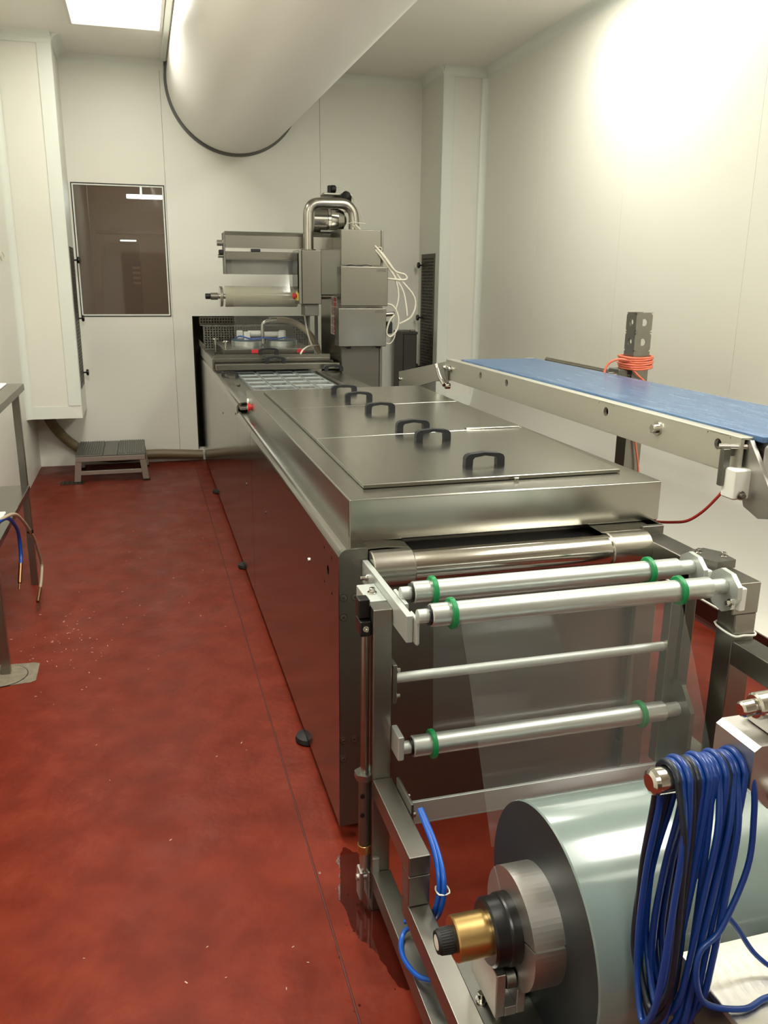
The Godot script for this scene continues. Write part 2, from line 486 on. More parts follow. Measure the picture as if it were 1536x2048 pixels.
func room():
	var f = struct("floor", V(1.0, 0, -3.0))
	bx("floor_section", M.floor, f, V(XL - 0.1, -0.12, ZB - 0.1), V(0.3665, 0, ZF + 0.1), 0.0015)
	bx("floor_section", M.floor, f, V(0.3705, -0.12, ZB - 0.1), V(XR + 0.1, 0, ZF + 0.1), 0.0015)
	bx("joint_filler", M.joint, f, V(0.366, -0.11, ZB), V(0.371, -0.0025, ZF), 0.0)
	var c = struct("ceiling", V(1.0, YC, -3.0))
	var xs = [XL - 0.1, 0.275, 1.57, XR + 0.1]
	for i in 3:
		bx("ceiling_panel", M.ceiling, c, V(xs[i] + 0.001, YC, ZB - 0.1), V(xs[i + 1] - 0.001, YC + 0.1, ZF + 0.1), 0.001)
	bx("ceiling_backing", M.ceiling, c, V(XL - 0.1, YC + 0.1, ZB - 0.1), V(XR + 0.1, YC + 0.14, ZF + 0.1), 0.0)
	# back wall: three panels, one with the window, one that the packaging line runs through
	var w = struct("wall_back", V(1.0, 0, ZB))
	var m = MB.new()
	holed(m, XL - 0.1, 0.2515, 0, YC, ZB - 0.1, ZB, -0.493, 0.237, 1.279, 2.335)
	put(m, "wall_panel", M.wall, w)
	m = MB.new()
	holed(m, 0.2535, 1.5665, 0, YC, ZB - 0.1, ZB, 0.416, 1.46, 0.10, 1.278)
	put(m, "wall_panel", M.wall, w)
	bx("wall_panel", M.wall, w, V(1.5685, 0, ZB - 0.1), V(XR + 0.1, YC, ZB), 0.001)
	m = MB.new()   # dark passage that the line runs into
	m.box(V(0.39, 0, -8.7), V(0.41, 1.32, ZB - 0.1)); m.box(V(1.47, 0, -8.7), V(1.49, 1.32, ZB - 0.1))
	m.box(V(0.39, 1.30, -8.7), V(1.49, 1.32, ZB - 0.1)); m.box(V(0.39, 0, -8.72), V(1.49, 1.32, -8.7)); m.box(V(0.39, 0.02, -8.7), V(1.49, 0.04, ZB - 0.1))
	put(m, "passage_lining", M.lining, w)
	m = MB.new()   # black strip painted in for the dark gap at the opening's edge
	m.box(V(0.416, 0.1, ZB - 0.1), V(0.422, 1.278, ZB + 0.004)); m.box(V(0.416, 1.272, ZB - 0.1), V(1.46, 1.278, ZB + 0.004))
	put(m, "opening_gap_shade", M.rubber, w)
	# long wall on the right, panels upright, kerb at its foot
	w = struct("wall_right", V(XR, 0, -3.0))
	var z = ZB - 0.1
	for zz in [-6.05, -4.862, -3.67, -2.48, -1.29, -0.1, 1.1, 2.3, ZF + 0.1]:
		bx("wall_panel", M.wall, w, V(XR, 0, z + 0.0007), V(XR + 0.1, YC, zz - 0.0007), 0.0008)
		z = zz
	bx("wall_backing", M.wall, w, V(XR + 0.1, 0, ZB - 0.1), V(XR + 0.13, YC, ZF + 0.1), 0.0)
	m = MB.new()   # smooth white kerb that runs up into the wall
	var kp = []
	for i in 15:
		var q = i / 14.0
		kp.append(Vector2(2.55 + 0.32 * (1.0 - pow(1.0 - q, 2.4)), 0.105 + 0.95 * pow(q, 1.35)))
	for i in 14:
		var e = [(kp[min(i + 1, 14)] - kp[max(i - 1, 0)]), (kp[min(i + 2, 14)] - kp[i])]
		var n0 = V(-e[0].y, e[0].x, 0).normalized(); var n1 = V(-e[1].y, e[1].x, 0).normalized()
		m.quads(V(kp[i].x, kp[i].y, -7.12), V(kp[i].x, kp[i].y, ZF), V(kp[i + 1].x, kp[i + 1].y, ZF), V(kp[i + 1].x, kp[i + 1].y, -7.12), n0, n0, n1, n1)
	m.quad(V(2.55, 0.095, -7.12), V(2.55, 0.095, ZF), V(2.55, 0.105, ZF), V(2.55, 0.105, -7.12), V(-1, 0, 0))
	put(m, "kerb_slope", M.wall, w)
	m = MB.new()
	m.prism([Vector2(2.53, 0), Vector2(2.538, 0.008), Vector2(2.545, 0.02), Vector2(2.548, 0.10), Vector2(2.57, 0.10), Vector2(2.57, 0)], V(0, 0, -7.1), Vector3.RIGHT, Vector3.UP, V(0, 0, 7.1 + ZF))
	put(m, "kerb_face", M.kerb_red, w)
	w = struct("wall_left", V(XL, 0, -3.0))
	z = ZB - 0.1
	for zz in [-5.6, -4.4, -3.2, -2.0, -0.8, 0.4, 1.6, 2.6, ZF + 0.1]:
		bx("wall_panel", M.wall, w, V(XL - 0.1, 0, z + 0.0007), V(XL, YC, zz - 0.0007), 0.0008)
		z = zz
	bx("wall_backing", M.wall, w, V(XL - 0.13, 0, ZB - 0.1), V(XL - 0.1, YC, ZF + 0.1), 0.0)
	w = struct("wall_front", V(1.0, 0, ZF))
	bx("wall_panel", M.wall, w, V(XL - 0.1, 0, ZF), V(-0.35, YC, ZF + 0.1), 0.001)
	bx("wall_panel", M.wall, w, V(-0.35, 2.1, ZF), V(0.9, YC, ZF + 0.1), 0.001)
	var dr = struct("door_1", V(0.27, 0, ZF))   # open doorway, the dimness of the next hall painted on a dark sheet
	bx("doorway_shade_sheet", M.hall_dark, dr, V(-0.35, 0, ZF + 0.06), V(0.9, 2.1, ZF + 0.1), 0.001)
	bx("wall_panel", M.wall, w, V(0.902, 0, ZF), V(XR + 0.1, YC, ZF + 0.1), 0.001)
	# rounded coving where ceiling and walls meet
	cove("trim_1", V(-0.512, YC, ZB), V(0, -1, 0), V(0, 0, 1), V(0.80, 0, 0))
	cove("trim_2", V(1.395, YC, ZB), V(0, -1, 0), V(0, 0, 1), V(1.09, 0, 0))
	cove("trim_3", V(2.485, YC, -7.124), V(0, -1, 0), V(-1, 0, 0), V(0, 0, -0.561))
	cove("trim_4", V(2.485, YC, -7.124), V(0, -1, 0), V(0, 0, 1), V(XR - 2.485, 0, 0))
	cove("trim_5", V(XR, YC, -7.124), V(0, -1, 0), V(-1, 0, 0), V(0, 0, 7.124 + ZF))
	cove("trim_6", V(-0.512, YC, -7.1), V(0, -1, 0), V(1, 0, 0), V(0, 0, -0.585))
	cove("trim_7", V(XL, YC, -7.1), V(0, -1, 0), V(0, 0, 1), V(-0.512 - XL, 0, 0))
	cove("trim_8", V(XL, YC, -7.1), V(0, -1, 0), V(1, 0, 0), V(0, 0, 7.1 + ZF))
	cove("trim_9", V(XR, 0.3, -7.124), V(-1, 0, 0), V(0, 0, 1), V(0, YC - 0.37, 0), 0.05)
	cove("trim_10", V(XL, 0.505, -7.1), V(1, 0, 0), V(0, 0, 1), V(0, YC - 0.575, 0), 0.05)

# perforated sheet of real bars: a grid of square holes, in the plane (a, b) with thickness t
func perforated(called, mat, parent, o: Vector3, a: Vector3, b: Vector3, na: int, nb: int, fill: float, th: Vector3, margin: float):
	var m = MB.new()
	var la = a.length(); var lb = b.length(); var da = a / la; var db = b / lb
	var pa = (la - 2 * margin) / na; var pb = (lb - 2 * margin) / nb
	var strip = func(s0, s1, t0, t1, k):
		m.box(o + da * s0 + db * t0 + th * k * 0.1, o + da * s1 + db * t1 + th * (1.0 - k * 0.1))
	strip.call(0, margin + pa * fill / 2, 0, lb, 0); strip.call(la - margin - pa * fill / 2, la, 0, lb, 0)
	strip.call(0, la, 0, margin + pb * fill / 2, 1); strip.call(0, la, lb - margin - pb * fill / 2, lb, 1)
	for i in range(1, na): strip.call(margin + pa * (i - fill / 2), margin + pa * (i + fill / 2), margin, lb - margin, 0)
	for i in range(1, nb): strip.call(margin, la - margin, margin + pb * (i - fill / 2), margin + pb * (i + fill / 2), 1)
	return put(m, called, mat, parent)

func clamp_knob(parent, at: Vector3, dir: Vector3):
	var m = MB.new()
	m.cyl(at, at + dir * 0.022, 0.007, 10)
	m.lathe(at + dir * 0.02, dir, [[0.0, 0], [0.022, 0.002], [0.028, 0.010], [0.024, 0.022], [0, 0.024]], 16)
	put(m, "knob", M.black, parent)

func duct_casing(called, sx, x_side, x_wall, z_front, y_bot, label, full):
	var t = thing(called, V((x_side + x_wall) / 2, y_bot, (z_front + ZB) / 2), label, "duct", "wall duct casings in the corners")
	var s = sx   # +1: side face looks towards +x
	var a = x_side - s * 0.012
	# body shell leaves the return grille open
	var m = MB.new()
	var yg0 = 0.74; var yg1 = 1.81; var zg0 = ZB + 0.10; var zg1 = z_front - 0.12
	m.box(V(x_wall, y_bot, z_front - 0.012), V(a, YC, z_front - 0.006))
	m.box(V(x_wall, y_bot, ZB), V(a, y_bot + 0.012, z_front - 0.002))
	m.box(V(a, y_bot, ZB), V(x_side - s * 0.002, yg0, z_front - 0.002)); m.box(V(a, yg1, ZB), V(x_side - s * 0.002, YC, z_front - 0.002))
	m.box(V(a, yg0, ZB), V(x_side - s * 0.002, yg1, zg0)); m.box(V(a, yg0, zg1), V(x_side - s * 0.002, yg1, z_front - 0.002))
	put(m, "casing", M.wall, t)
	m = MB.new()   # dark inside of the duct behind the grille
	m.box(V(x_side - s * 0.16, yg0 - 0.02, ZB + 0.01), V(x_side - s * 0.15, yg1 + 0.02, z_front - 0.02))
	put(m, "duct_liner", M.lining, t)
	m = MB.new()   # corner strips on the front edge and along the bottom
	m.box(V(x_side - s * 0.10, y_bot + 0.1, z_front - 0.004), V(x_side, YC, z_front), 0.0015)
	m.box(V(x_side - s * 0.004, y_bot, z_front - 0.08), V(x_side, YC, z_front), 0.001)
	put(m, "corner_strip", M.trim, t)
	m = MB.new()
	m.prism([Vector2(x_wall, y_bot), Vector2(x_side - s * 0.002, y_bot), Vector2(x_side - s * 0.102, y_bot + 0.097), Vector2(x_wall, y_bot + 0.097)], V(0, 0, z_front - 0.005), Vector3.RIGHT, Vector3.UP, V(0, 0, 0.0045))
	put(m, "bottom_strip", M.trim, t)
	perforated("grille", M.grille, t, V(x_side - s * 0.001, yg0 - 0.015, zg0 - 0.015), V(0, 0, zg1 - zg0 + 0.03), V(0, yg1 - yg0 + 0.03, 0), 9, 38, 0.42, V(s * 0.003, 0, 0), 0.03)
	for y in [1.73, 1.265, 0.818]:
		clamp_knob(t, V(x_side + s * 0.002, y, ZB + 0.1 if s < 0 else ZB + 0.1), V(s, 0, 0))

func ducts():
	duct_casing("duct_casing", 1.0, -0.512, XL + 0.001, -7.1, 0.505, "tall cream duct casing with slotted side grille left of the window", false)
	duct_casing("duct_casing", -1.0, 2.485, XR - 0.001, -7.124, 0.505, "tall cream duct casing with dark side grille behind the conveyor", false)
	# half-round fabric air duct under the ceiling
	var t = thing("air_duct", V(0.846, 2.6, -3.0), "large white half-round fabric air duct hanging under the ceiling", "duct")
	var cx = 0.846; var cyy = 3.148; var r = 0.542
	var m = MB.new()
	var a0 = acos((YC - cyy) / r)
	var N = 56
	var prev = null
	var zs = [ZB + 0.06, -6.2, -4.7, -3.2, -1.7, -0.2, 1.3, ZF - 0.02]
	for j in zs.size() - 1:
		for i in N:
			var th0 = a0 + (TAU - 2 * a0) * i / N; var th1 = a0 + (TAU - 2 * a0) * (i + 1) / N
			var d0 = V(sin(th0), cos(th0), 0); var d1 = V(sin(th1), cos(th1), 0)
			var c0 = V(cx, cyy, zs[j]); var c1 = V(cx, cyy, zs[j + 1])
			m.quads(c0 + d0 * r, c0 + d1 * r, c1 + d1 * r, c1 + d0 * r, d0, d1, d1, d0)
			if j == 0:
				m.tri(c0, c0 + d0 * r, c0 + d1 * r, V(0, 0, -1), V(0, 0, -1), V(0, 0, -1))
	put(m, "fabric_shell", M.sock, t)
	m = MB.new()
	for i in N:
		var th0 = a0 + (TAU - 2 * a0) * i / N; var th1 = a0 + (TAU - 2 * a0) * (i + 1) / N
		var d0 = V(sin(th0), cos(th0), 0); var d1 = V(sin(th1), cos(th1), 0)
		var c = V(cx, cyy, ZB); var h = V(0, 0, 0.012)
		var R0 = 0.515; var R1 = 0.562
		m.quad(c + h + d0 * R0, c + h + d1 * R0, c + h + d1 * R1, c + h + d0 * R1, V(0, 0, 1))
		m.quads(c + d0 * R1, c + d1 * R1, c + h + d1 * R1, c + h + d0 * R1, d0, d1, d1, d0)
		m.quads(c + h + d0 * R0, c + h + d1 * R0, c + V(0, 0, 0.07) + d1 * 0.535, c + V(0, 0, 0.07) + d0 * 0.535, d0, d1, d1, d0)
	put(m, "wall_flange", M.flange, t)
	# slim ceiling rails that the duct is fixed to
	bx("fixing_rail", M.trim, t, V(0.265, YC - 0.02, ZB + 0.08), V(0.305, YC, ZF - 0.05), 0.003)
	bx("fixing_rail", M.trim, t, V(1.375, YC - 0.02, ZB + 0.08), V(1.415, YC, ZF - 0.05), 0.003)

func window_and_beyond():
	var w = struct("window_1", V(-0.128, 1.279, ZB))
	var m = MB.new()
	var x0 = -0.493; var x1 = 0.237; var y0 = 1.279; var y1 = 2.335
	holed(m, x0 - 0.004, x1 + 0.004, y0 - 0.004, y1 + 0.004, ZB - 0.002, ZB + 0.006, x0 + 0.003, x1 - 0.003, y0 + 0.003, y1 - 0.003)
	put(m, "gasket", M.rubber, w)
	m = MB.new()
	holed(m, x0 + 0.003, x1 - 0.003, y0 + 0.003, y1 - 0.003, ZB - 0.012, ZB + 0.003, x0 + 0.014, x1 - 0.014, y0 + 0.014, y1 - 0.014)
	put(m, "window_frame", M.trim, w)
	bx("pane", M.glass, w, V(x0 + 0.012, y0 + 0.012, ZB - 0.009), V(x1 - 0.012, y1 - 0.012, ZB - 0.005), 0.0)
	# the dim room seen through it
	var b = struct("wall_room_beyond", V(-0.5, 0.9, -9.0))
	m = MB.new()
	m.box(V(-1.5, 0.88, -9.82), V(0.40, 2.9, -9.8)); m.box(V(-1.52, 0.88, -9.8), V(-1.5, 2.9, ZB - 0.1)); m.box(V(0.36, 1.33, -9.8), V(0.38, 2.9, ZB - 0.1))
	m.box(V(-1.5, 0.88, -9.8), V(0.38, 0.9, ZB - 0.1)); m.box(V(-1.5, 2.88, -9.8), V(0.38, 2.9, ZB - 0.1)); m.box(V(0.36, 0.88, -9.8), V(0.38, 1.33, -8.74))
	put(m, "room_shell", M.beyond, b)
	bx("cornice", M.brown, b, V(-0.42, 2.04, -9.8), V(0.36, 2.075, -9.77), 0.002)
	bx("pier", M.beyond_grey, b, V(-0.55, 0.9, -8.75), V(-0.42, 2.88, -8.6), 0.004)
	var t = thing("strip_lamp", V(0.09, 2.34, -9.0), "long bright strip lamp in the room beyond the window", "lamp")
	bx("tube", M.tube_lamp, t, V(-0.08, 2.335, -9.02), V(0.262, 2.375, -8.98), 0.006)
	bx("bracket", M.white, t, V(0.05, 2.375, -9.015), V(0.07, 2.88, -8.985), 0.002)
	var l = OmniLight3D.new()
	l.name = "tube_light"; l.light_color = Color(0.93, 1.0, 0.96); l.light_energy = 0.26; l.light_size = 0.1; l.omni_range = 12.0; l.shadow_enabled = true
	t.add_child(l); l.position = Vector3(0, -0.03, 0.05)
	t = thing("strip_lamp", V(-0.09, 1.95, -9.4), "short strip lamp low in the room beyond the window", "lamp")
	bx("tube", M.tube_lamp, t, V(-0.172, 1.952, -9.41), V(-0.012, 1.968, -9.39), 0.003)
	bx("bracket", M.beyond_grey, t, V(-0.18, 1.968, -9.79), V(-0.005, 1.976, -9.385), 0.001)
	tag(bx("green_board", M.beyond_green, self, V(-0.34, 1.0, -9.79), V(0.015, 1.94, -9.72), 0.004), "dark green board in the room beyond the window", "board")
	t = thing("tall_rack", V(-0.28, 0.9, -9.35), "tall grey cabinet in the room beyond the window", "cabinet")
	bx("body", M.beyond_grey, t, V(-0.375, 0.9, -9.5), V(-0.175, 1.81, -9.3), 0.006)
	bx("door_edge", M.grille, t, V(-0.375, 1.80, -9.302), V(-0.175, 1.815, -9.295), 0.001)
	t = thing("notice_board", V(-0.09, 1.41, -9.2), "dark notice board with paper slips beyond the window", "board")
	bx("board", M.beyond_dark, t, V(-0.16, 0.9, -9.24), V(0.015, 1.755, -9.2), 0.003)
	for k in 4:
		bx("paper_slip", M.beyond, t, V(-0.066, 1.68 - k * 0.05, -9.2), V(0.006, 1.704 - k * 0.05, -9.197), 0.0)

func handle_mesh(parent, at: Vector3, w := 0.133, called := "handle"):
	var k = w / 0.133
	var P = [[-0.066, 0], [0.066, 0]]
	var outer = [Vector2(-0.0665, 0), Vector2(-0.066, 0.026), Vector2(-0.061, 0.035), Vector2(-0.050, 0.040), Vector2(0, 0.0445), Vector2(0.050, 0.040), Vector2(0.061, 0.035), Vector2(0.066, 0.026), Vector2(0.0665, 0)]
	var inner = [Vector2(0.042, 0), Vector2(0.041, 0.022), Vector2(0.035, 0.029), Vector2(0, 0.034), Vector2(-0.035, 0.029), Vector2(-0.041, 0.022), Vector2(-0.042, 0)]
	var poly = []
	for p in outer + inner: poly.append(p * k)
	var m = MB.new()
	m.prism(poly, at + V(0, 0, -0.013 * k), Vector3.RIGHT, Vector3.UP, V(0, 0, 0.026 * k))
	return put(m, called, M.handle, parent)

func side_sheet(t, z0, z1, top, mat):
	var r = 0.03
	var poly = [Vector2(0.464, 0.05)]
	for i in 7:
		var a = PI / 2 * i / 6
		poly.append(Vector2(0.464 + r - r * cos(a), top - r + r * sin(a)))
	poly.append(Vector2(0.545, top)); poly.append(Vector2(0.545, top - 0.006)); poly.append(Vector2(0.494, top - 0.006)); poly.append(Vector2(0.472, top - 0.03)); poly.append(Vector2(0.472, 0.05))
	var m = MB.new()
	m.prism(poly, V(0, 0, z0), Vector3.RIGHT, Vector3.UP, V(0, 0, z1 - z0))
	return put(m, "side_panel", mat, t)

func near_side_sheet(t):   # the nearest side panel, with the round hole cut through it
	var r = 0.03; var top = 0.905
	var m = MB.new()
	for zz in [[-4.019, -2.275], [-2.275, -2.163], [-2.163, -2.082]]:
		var low = 0.05 if zz[0] != -2.275 else 0.86
		var poly = [Vector2(0.464, low)]
		for i in 7:
			var a = PI / 2 * i / 6
			poly.append(Vector2(0.464 + r - r * cos(a), top - r + r * sin(a)))
		poly.append(Vector2(0.545, top)); poly.append(Vector2(0.545, top - 0.006)); poly.append(Vector2(0.494, top - 0.006)); poly.append(Vector2(0.472, top - 0.03)); poly.append(Vector2(0.472, low))
		m.prism(poly, V(0, 0, zz[0]), Vector3.RIGHT, Vector3.UP, V(0, 0, zz[1] - zz[0]))
	plate_with_holes(m, V(0.464, 0.05, -2.275), V(0, 0, 1), V(0, 1, 0), V(0.008, 0, 0), 0.112, 0.81, [Vector2(0.056, 0.7504)], 0.014)
	return put(m, "side_panel", M.panel, t)

func packaging_machine():
	var t = thing("packaging_machine", V(0.96, 0, -4.9), "long stainless steel tray packaging machine with lidded hood and side panels", "machine")
	near_side_sheet(t)
	side_sheet(t, -4.62, -4.024, 0.905, M.panel)
	side_sheet(t, -8.3, -4.622, 0.945, M.panel)
	for h in [[-4.259, 0.573, 0.010], [-4.692, 0.8747, 0.007], [-5.5035, 0.755, 0.007], [-3.52, 0.62, 0.006]]:
		cy("screw_and_hole_shade", M.grille, t, V(0.4615, h[1], h[0]), V(0.466, h[1], h[0]), h[2], 16, 0.001)  # dark discs painted on as the shade inside small panel holes
	cy("screw_and_hole_shade", M.bright, t, V(0.459, 0.7332, -2.5144), V(0.466, 0.7332, -2.5144), 0.008, 12, 0.002)
	# end plates with countersunk screws
	var m = MB.new()
	var poly = [Vector2(0.466, 0.052), Vector2(0.545, 0.052), Vector2(0.545, 0.902)]
	for i in 5:
		var a = PI / 2 * i / 4
		poly.append(Vector2(0.486 - 0.02 * sin(a), 0.882 + 0.02 * cos(a)))
	m.prism(poly, V(0, 0, -2.1), Vector3.RIGHT, Vector3.UP, V(0, 0, 0.02))
	put(m, "end_plate", M.dull, t)
	bx("end_plate", M.dull, t, V(1.385, 0.052, -2.1), V(1.458, 0.905, -2.08), 0.004)
	for s in [[0.4771, 0.7665], [0.5092, 0.7664], [0.4769, 0.7097], [0.4758, 0.3311], [0.5075, 0.332], [0.4756, 0.2731]]:
		m = MB.new()
		m.lathe(V(s[0], s[1], -2.08), V(0, 0, 1), [[0.009, 0], [0.009, 0.0012], [0.0062, 0.0014], [0.0058, 0.0004], [0.004, 0.0004], [0.004, 0.0016], [0.0, 0.0016]], 20)
		var sc = put(m, "screw", M.frame, t)
		m = MB.new()
		m.ring(V(s[0], s[1], -2.0802), V(s[0], s[1], -2.0794), 0.0115, 0.0088, 20, 0.0002)
		m.cyl(V(s[0], s[1], -2.079), V(s[0], s[1], -2.0783), 0.0036, 6)
		put(m, "screw_recess_shade", M.grille, sc)  # darker ring and socket paint the shade of the countersunk recess
	# front sheet, underside, far side
	bx("front_sheet", M.dull, t, V(0.545, 0.06, -2.13), V(1.385, 0.86, -2.12), 0.002)
	bx("side_panel", M.panel, t, V(1.452, 0.05, -6.0), V(1.46, 0.905, -2.1), 0.002)
	bx("base_tray", M.dull, t, V(0.475, 0.085, -8.2), V(1.38, 0.10, -2.14), 0.002)
	bx("base_rail", M.dull, t, V(1.36, 0.05, -5.9), V(1.45, 0.12, -2.14), 0.002)
	for p in [[0.482, -2.66], [0.485, -4.60], [0.485, -6.4], [1.40, -2.68], [1.40, -4.60]]:
		m = MB.new()
		m.lathe(V(p[0], 0, p[1]), V(0, 1, 0), [[0, 0], [0.046, 0], [0.050, 0.008], [0.046, 0.022], [0.018, 0.03], [0.012, 0.034], [0.012, 0.095], [0, 0.095]], 28)
		put(m, "foot", M.black_soft, t)
	# hood with lids
	m = MB.new()
	m.box(V(0.511, 0.8957, -4.544), V(1.487, 1.0205, -2.156), 0.005)
	put(m, "hood", M.hood, t)
	bx("hood_support", M.dull, t, V(0.535, 0.86, -4.5), V(1.45, 0.897, -2.2), 0.002)
	var lids = [
		[V(0.579, 0, -2.263), V(1.417, 0, -2.283), V(1.444, 0, -3.066), V(0.5855, 0, -2.998)],
		[V(0.586, 0, -3.006), V(1.444, 0, -3.074), V(1.452, 0, -3.83), V(0.589, 0, -3.755)],
		[V(0.589, 0, -3.763), V(1.452, 0, -3.838), V(1.462, 0, -4.47), V(0.588, 0, -4.425)]]
	var hs = [[[1.0153, -2.4289], [0.9951, -2.8718]], [[0.9857, -3.0861], [0.9875, -3.5698]], [[0.9819, -3.9423], [0.9753, -4.2252]]]
	for i in 3:
		var L = lids[i]
		m = MB.new()
		var y0 = 1.0225; var y1 = 1.034; var k = 0.003
		var cen = (L[0] + L[1] + L[2] + L[3]) / 4.0
		var up = V(0, y1, 0)
		var inn = []
		for p in L:
			var d = (cen - p); d = V(sign(d.x) * k, 0, sign(d.z) * k)
			inn.append(p + d)
		m.quad(inn[0] + up, inn[1] + up, inn[2] + up, inn[3] + up, Vector3.UP)
		for e in 4:
			var a = L[e]; var b = L[(e + 1) % 4]; var ia = inn[e]; var ib = inn[(e + 1) % 4]
			var nn = (b - a).cross(Vector3.UP).normalized()
			m.quads(a + V(0, y1 - k, 0), b + V(0, y1 - k, 0), ib + up, ia + up, nn, nn, Vector3.UP, Vector3.UP)
			m.quad(a + V(0, y0, 0), b + V(0, y0, 0), b + V(0, y1 - k, 0), a + V(0, y1 - k, 0), nn)
		m.quad(L[0] + V(0, y0, 0), L[1] + V(0, y0, 0), L[2] + V(0, y0, 0), L[3] + V(0, y0, 0), Vector3.DOWN)
		var lid = put(m, "lid", M.lid, t)
		for h in hs[i]: handle_mesh(lid, V(h[0], 1.034, h[1]))
	bx("lid_latch", M.bright, t, V(1.043, 1.020, -2.26), V(1.058, 1.032, -2.25), 0.002)
	bx("lid_stay", M.bright, t, V(1.20, 1.034, -3.085), V(1.43, 1.040, -3.06), 0.002)
	# drive roller under the hood and its two guards
	var ry = 0.848; var rz = -2.06
	m = MB.new()
	m.lathe(V(0.66, ry, rz), V(1, 0, 0), [[0, 0], [0.043, 0], [0.045, 0.002], [0.045, 0.598], [0.043, 0.60], [0, 0.60]], 48)
	put(m, "drive_roller", M.roller_steel, t)
	for gd in [[0.547, 0.662], [1.255, 1.383]]:
		m = MB.new()
		m.lathe(V(gd[0], ry, rz), V(1, 0, 0), [[0, 0], [0.049, 0], [0.052, 0.003], [0.052, gd[1] - gd[0] - 0.003], [0.049, gd[1] - gd[0]], [0.04, gd[1] - gd[0]]], 48)
		put(m, "roller_guard", M.guard_steel, t)
	bx("intake_plate", M.black, t, V(0.56, 0.865, -2.35), V(1.38, 0.875, -2.075), 0.002)
	m = MB.new()
	m.prism([Vector2(0.50, 0.907), Vector2(0.56, 0.911), Vector2(0.60, 0.912), Vector2(0.665, 0.906), Vector2(0.665, 0.9045), Vector2(0.60, 0.9105), Vector2(0.56, 0.9095), Vector2(0.50, 0.9055)], V(0, -0.012, -2.2), Vector3.RIGHT, Vector3.UP, V(0, 0, 0.11))
	put(m, "cover_sheet", M.steel, t)
	bx("cover_sheet", M.steel, t, V(1.25, 0.893, -2.2), V(1.43, 0.8955, -2.085), 0.001)
	# emergency stop and white push button on the hood's side
	m = MB.new()
	m.lathe(V(0.511, 0.957, -4.352), V(-1, 0, 0), [[0.014, 0], [0.014, 0.004], [0.020, 0.005], [0.021, 0.012], [0.018, 0.017], [0, 0.018]], 20)
	put(m, "stop_button", M.red, t)
	cy("push_button", M.plastic_white, t, V(0.511, 0.978, -4.43), V(0.500, 0.978, -4.43), 0.015, 20, 0.003)
	cy("push_button", M.plastic_white, t, V(0.4930, 0.957, -4.352), V(0.4915, 0.957, -4.352), 0.011, 16, 0.001)
	# open stretch with the chain decks and the formed trays
	bx("chain_deck", M.steel, t, V(0.475, 0.915, -6.3), V(0.622, 0.93, -4.54), 0.003)
	bx("chain_deck", M.steel, t, V(1.205, 0.915, -6.3), V(1.405, 0.93, -4.54), 0.003)
	bx("chain_rail", M.dull, t, V(1.215, 0.93, -6.2), V(1.24, 0.945, -4.6), 0.003)
	bx("under_deck", M.dull, t, V(0.55, 0.83, -6.4), V(1.40, 0.845, -4.5), 0.001)
	var web = bx("tray_web", M.tray, t, V(0.622, 0.9295, -6.3), V(1.205, 0.9305, -4.56), 0.0)
	var first = null
	for r in 7:
		for c in 4:
			var p = V(0.6325 + 0.0703 + 0.1405 * c, 0.93, -6.18 + 0.215 * r)
			if first == null:
				m = MB.new()
				var hx = 0.06; var hz = 0.092; var d = 0.045
				for e in [[-1, -1, 1, -1], [1, -1, 1, 1], [1, 1, -1, 1], [-1, 1, -1, -1]]:
					var a = V(e[0] * hx, 0, e[1] * hz); var b = V(e[2] * hx, 0, e[3] * hz)
					var q = 0.82
					m.quad(a, b, V(e[2] * hx * q, -d, e[3] * hz * q), V(e[0] * hx * q, -d, e[1] * hz * q))
				m.quad(V(-hx, -d, -hz) * V(0.82, 1, 0.82), V(hx, -d, -hz) * V(0.82, 1, 0.82), V(hx, -d, hz) * V(0.82, 1, 0.82), V(-hx, -d, hz) * V(0.82, 1, 0.82), Vector3.UP)
				var rim = MB.new()
				rim.tube([V(-hx, 0.002, -hz), V(0, 0.002, -hz), V(hx, 0.002, -hz), V(hx, 0.002, 0), V(hx, 0.002, hz), V(0, 0.002, hz), V(-hx, 0.002, hz), V(-hx, 0.002, 0)], 0.0035, 6, true, 3)
				for i in m.v.size(): m.v[i] += p
				for i in rim.v.size(): rim.v[i] += p
				first = put(m, "tray", M.tray, web, rim, M.tray_rim)
			else:
				like(first, "tray", p + (wp[first] - V(0.6325 + 0.0703, 0.93, -6.18)), web)
	handle_mesh(t, V(0.564, 0.93, -6.0), 0.12)
	cy("deck_knob", M.steel, t, V(0.555, 0.93, -5.5), V(0.555, 0.942, -5.5), 0.028, 20, 0.004)

func roller(t, y, z, x0, x1, mat_end):
	var m = MB.new()
	m.lathe(V(x0, y, z), V(1, 0, 0), [[0, 0], [0.0245, 0], [0.0265, 0.002], [0.0265, x1 - x0 - 0.002], [0.0245, x1 - x0], [0, x1 - x0]], 40)
	var r = put(m, "idler_roller", M.anod, t)
	m = MB.new()
	m.cyl(V(x0 - 0.006, y, z), V(x0 + 0.0005, y, z), 0.0225, 28)
	put(m, "end_seal", M.black, r)
	m = MB.new()
	m.cyl(V(x0 - 0.03, y, z), V(x0 - 0.004, y, z), 0.016, 24, 0.001)
	put(m, "shaft_stub", M.alu, r)
	cy("shaft_stub", M.alu, r, V(x1, y, z), V(x1 + 0.045, y, z), 0.019)
	for x in [0.628, 1.215]:
		m = MB.new()
		m.ring(V(x - 0.0065, y, z), V(x + 0.0065, y, z), 0.0365, 0.0268, 36, 0.0025)
		m.cyl(V(x, y + 0.03, z + 0.0), V(x, y + 0.0372, z), 0.003, 8)
		put(m, "stop_ring", M.green, r)
	return r

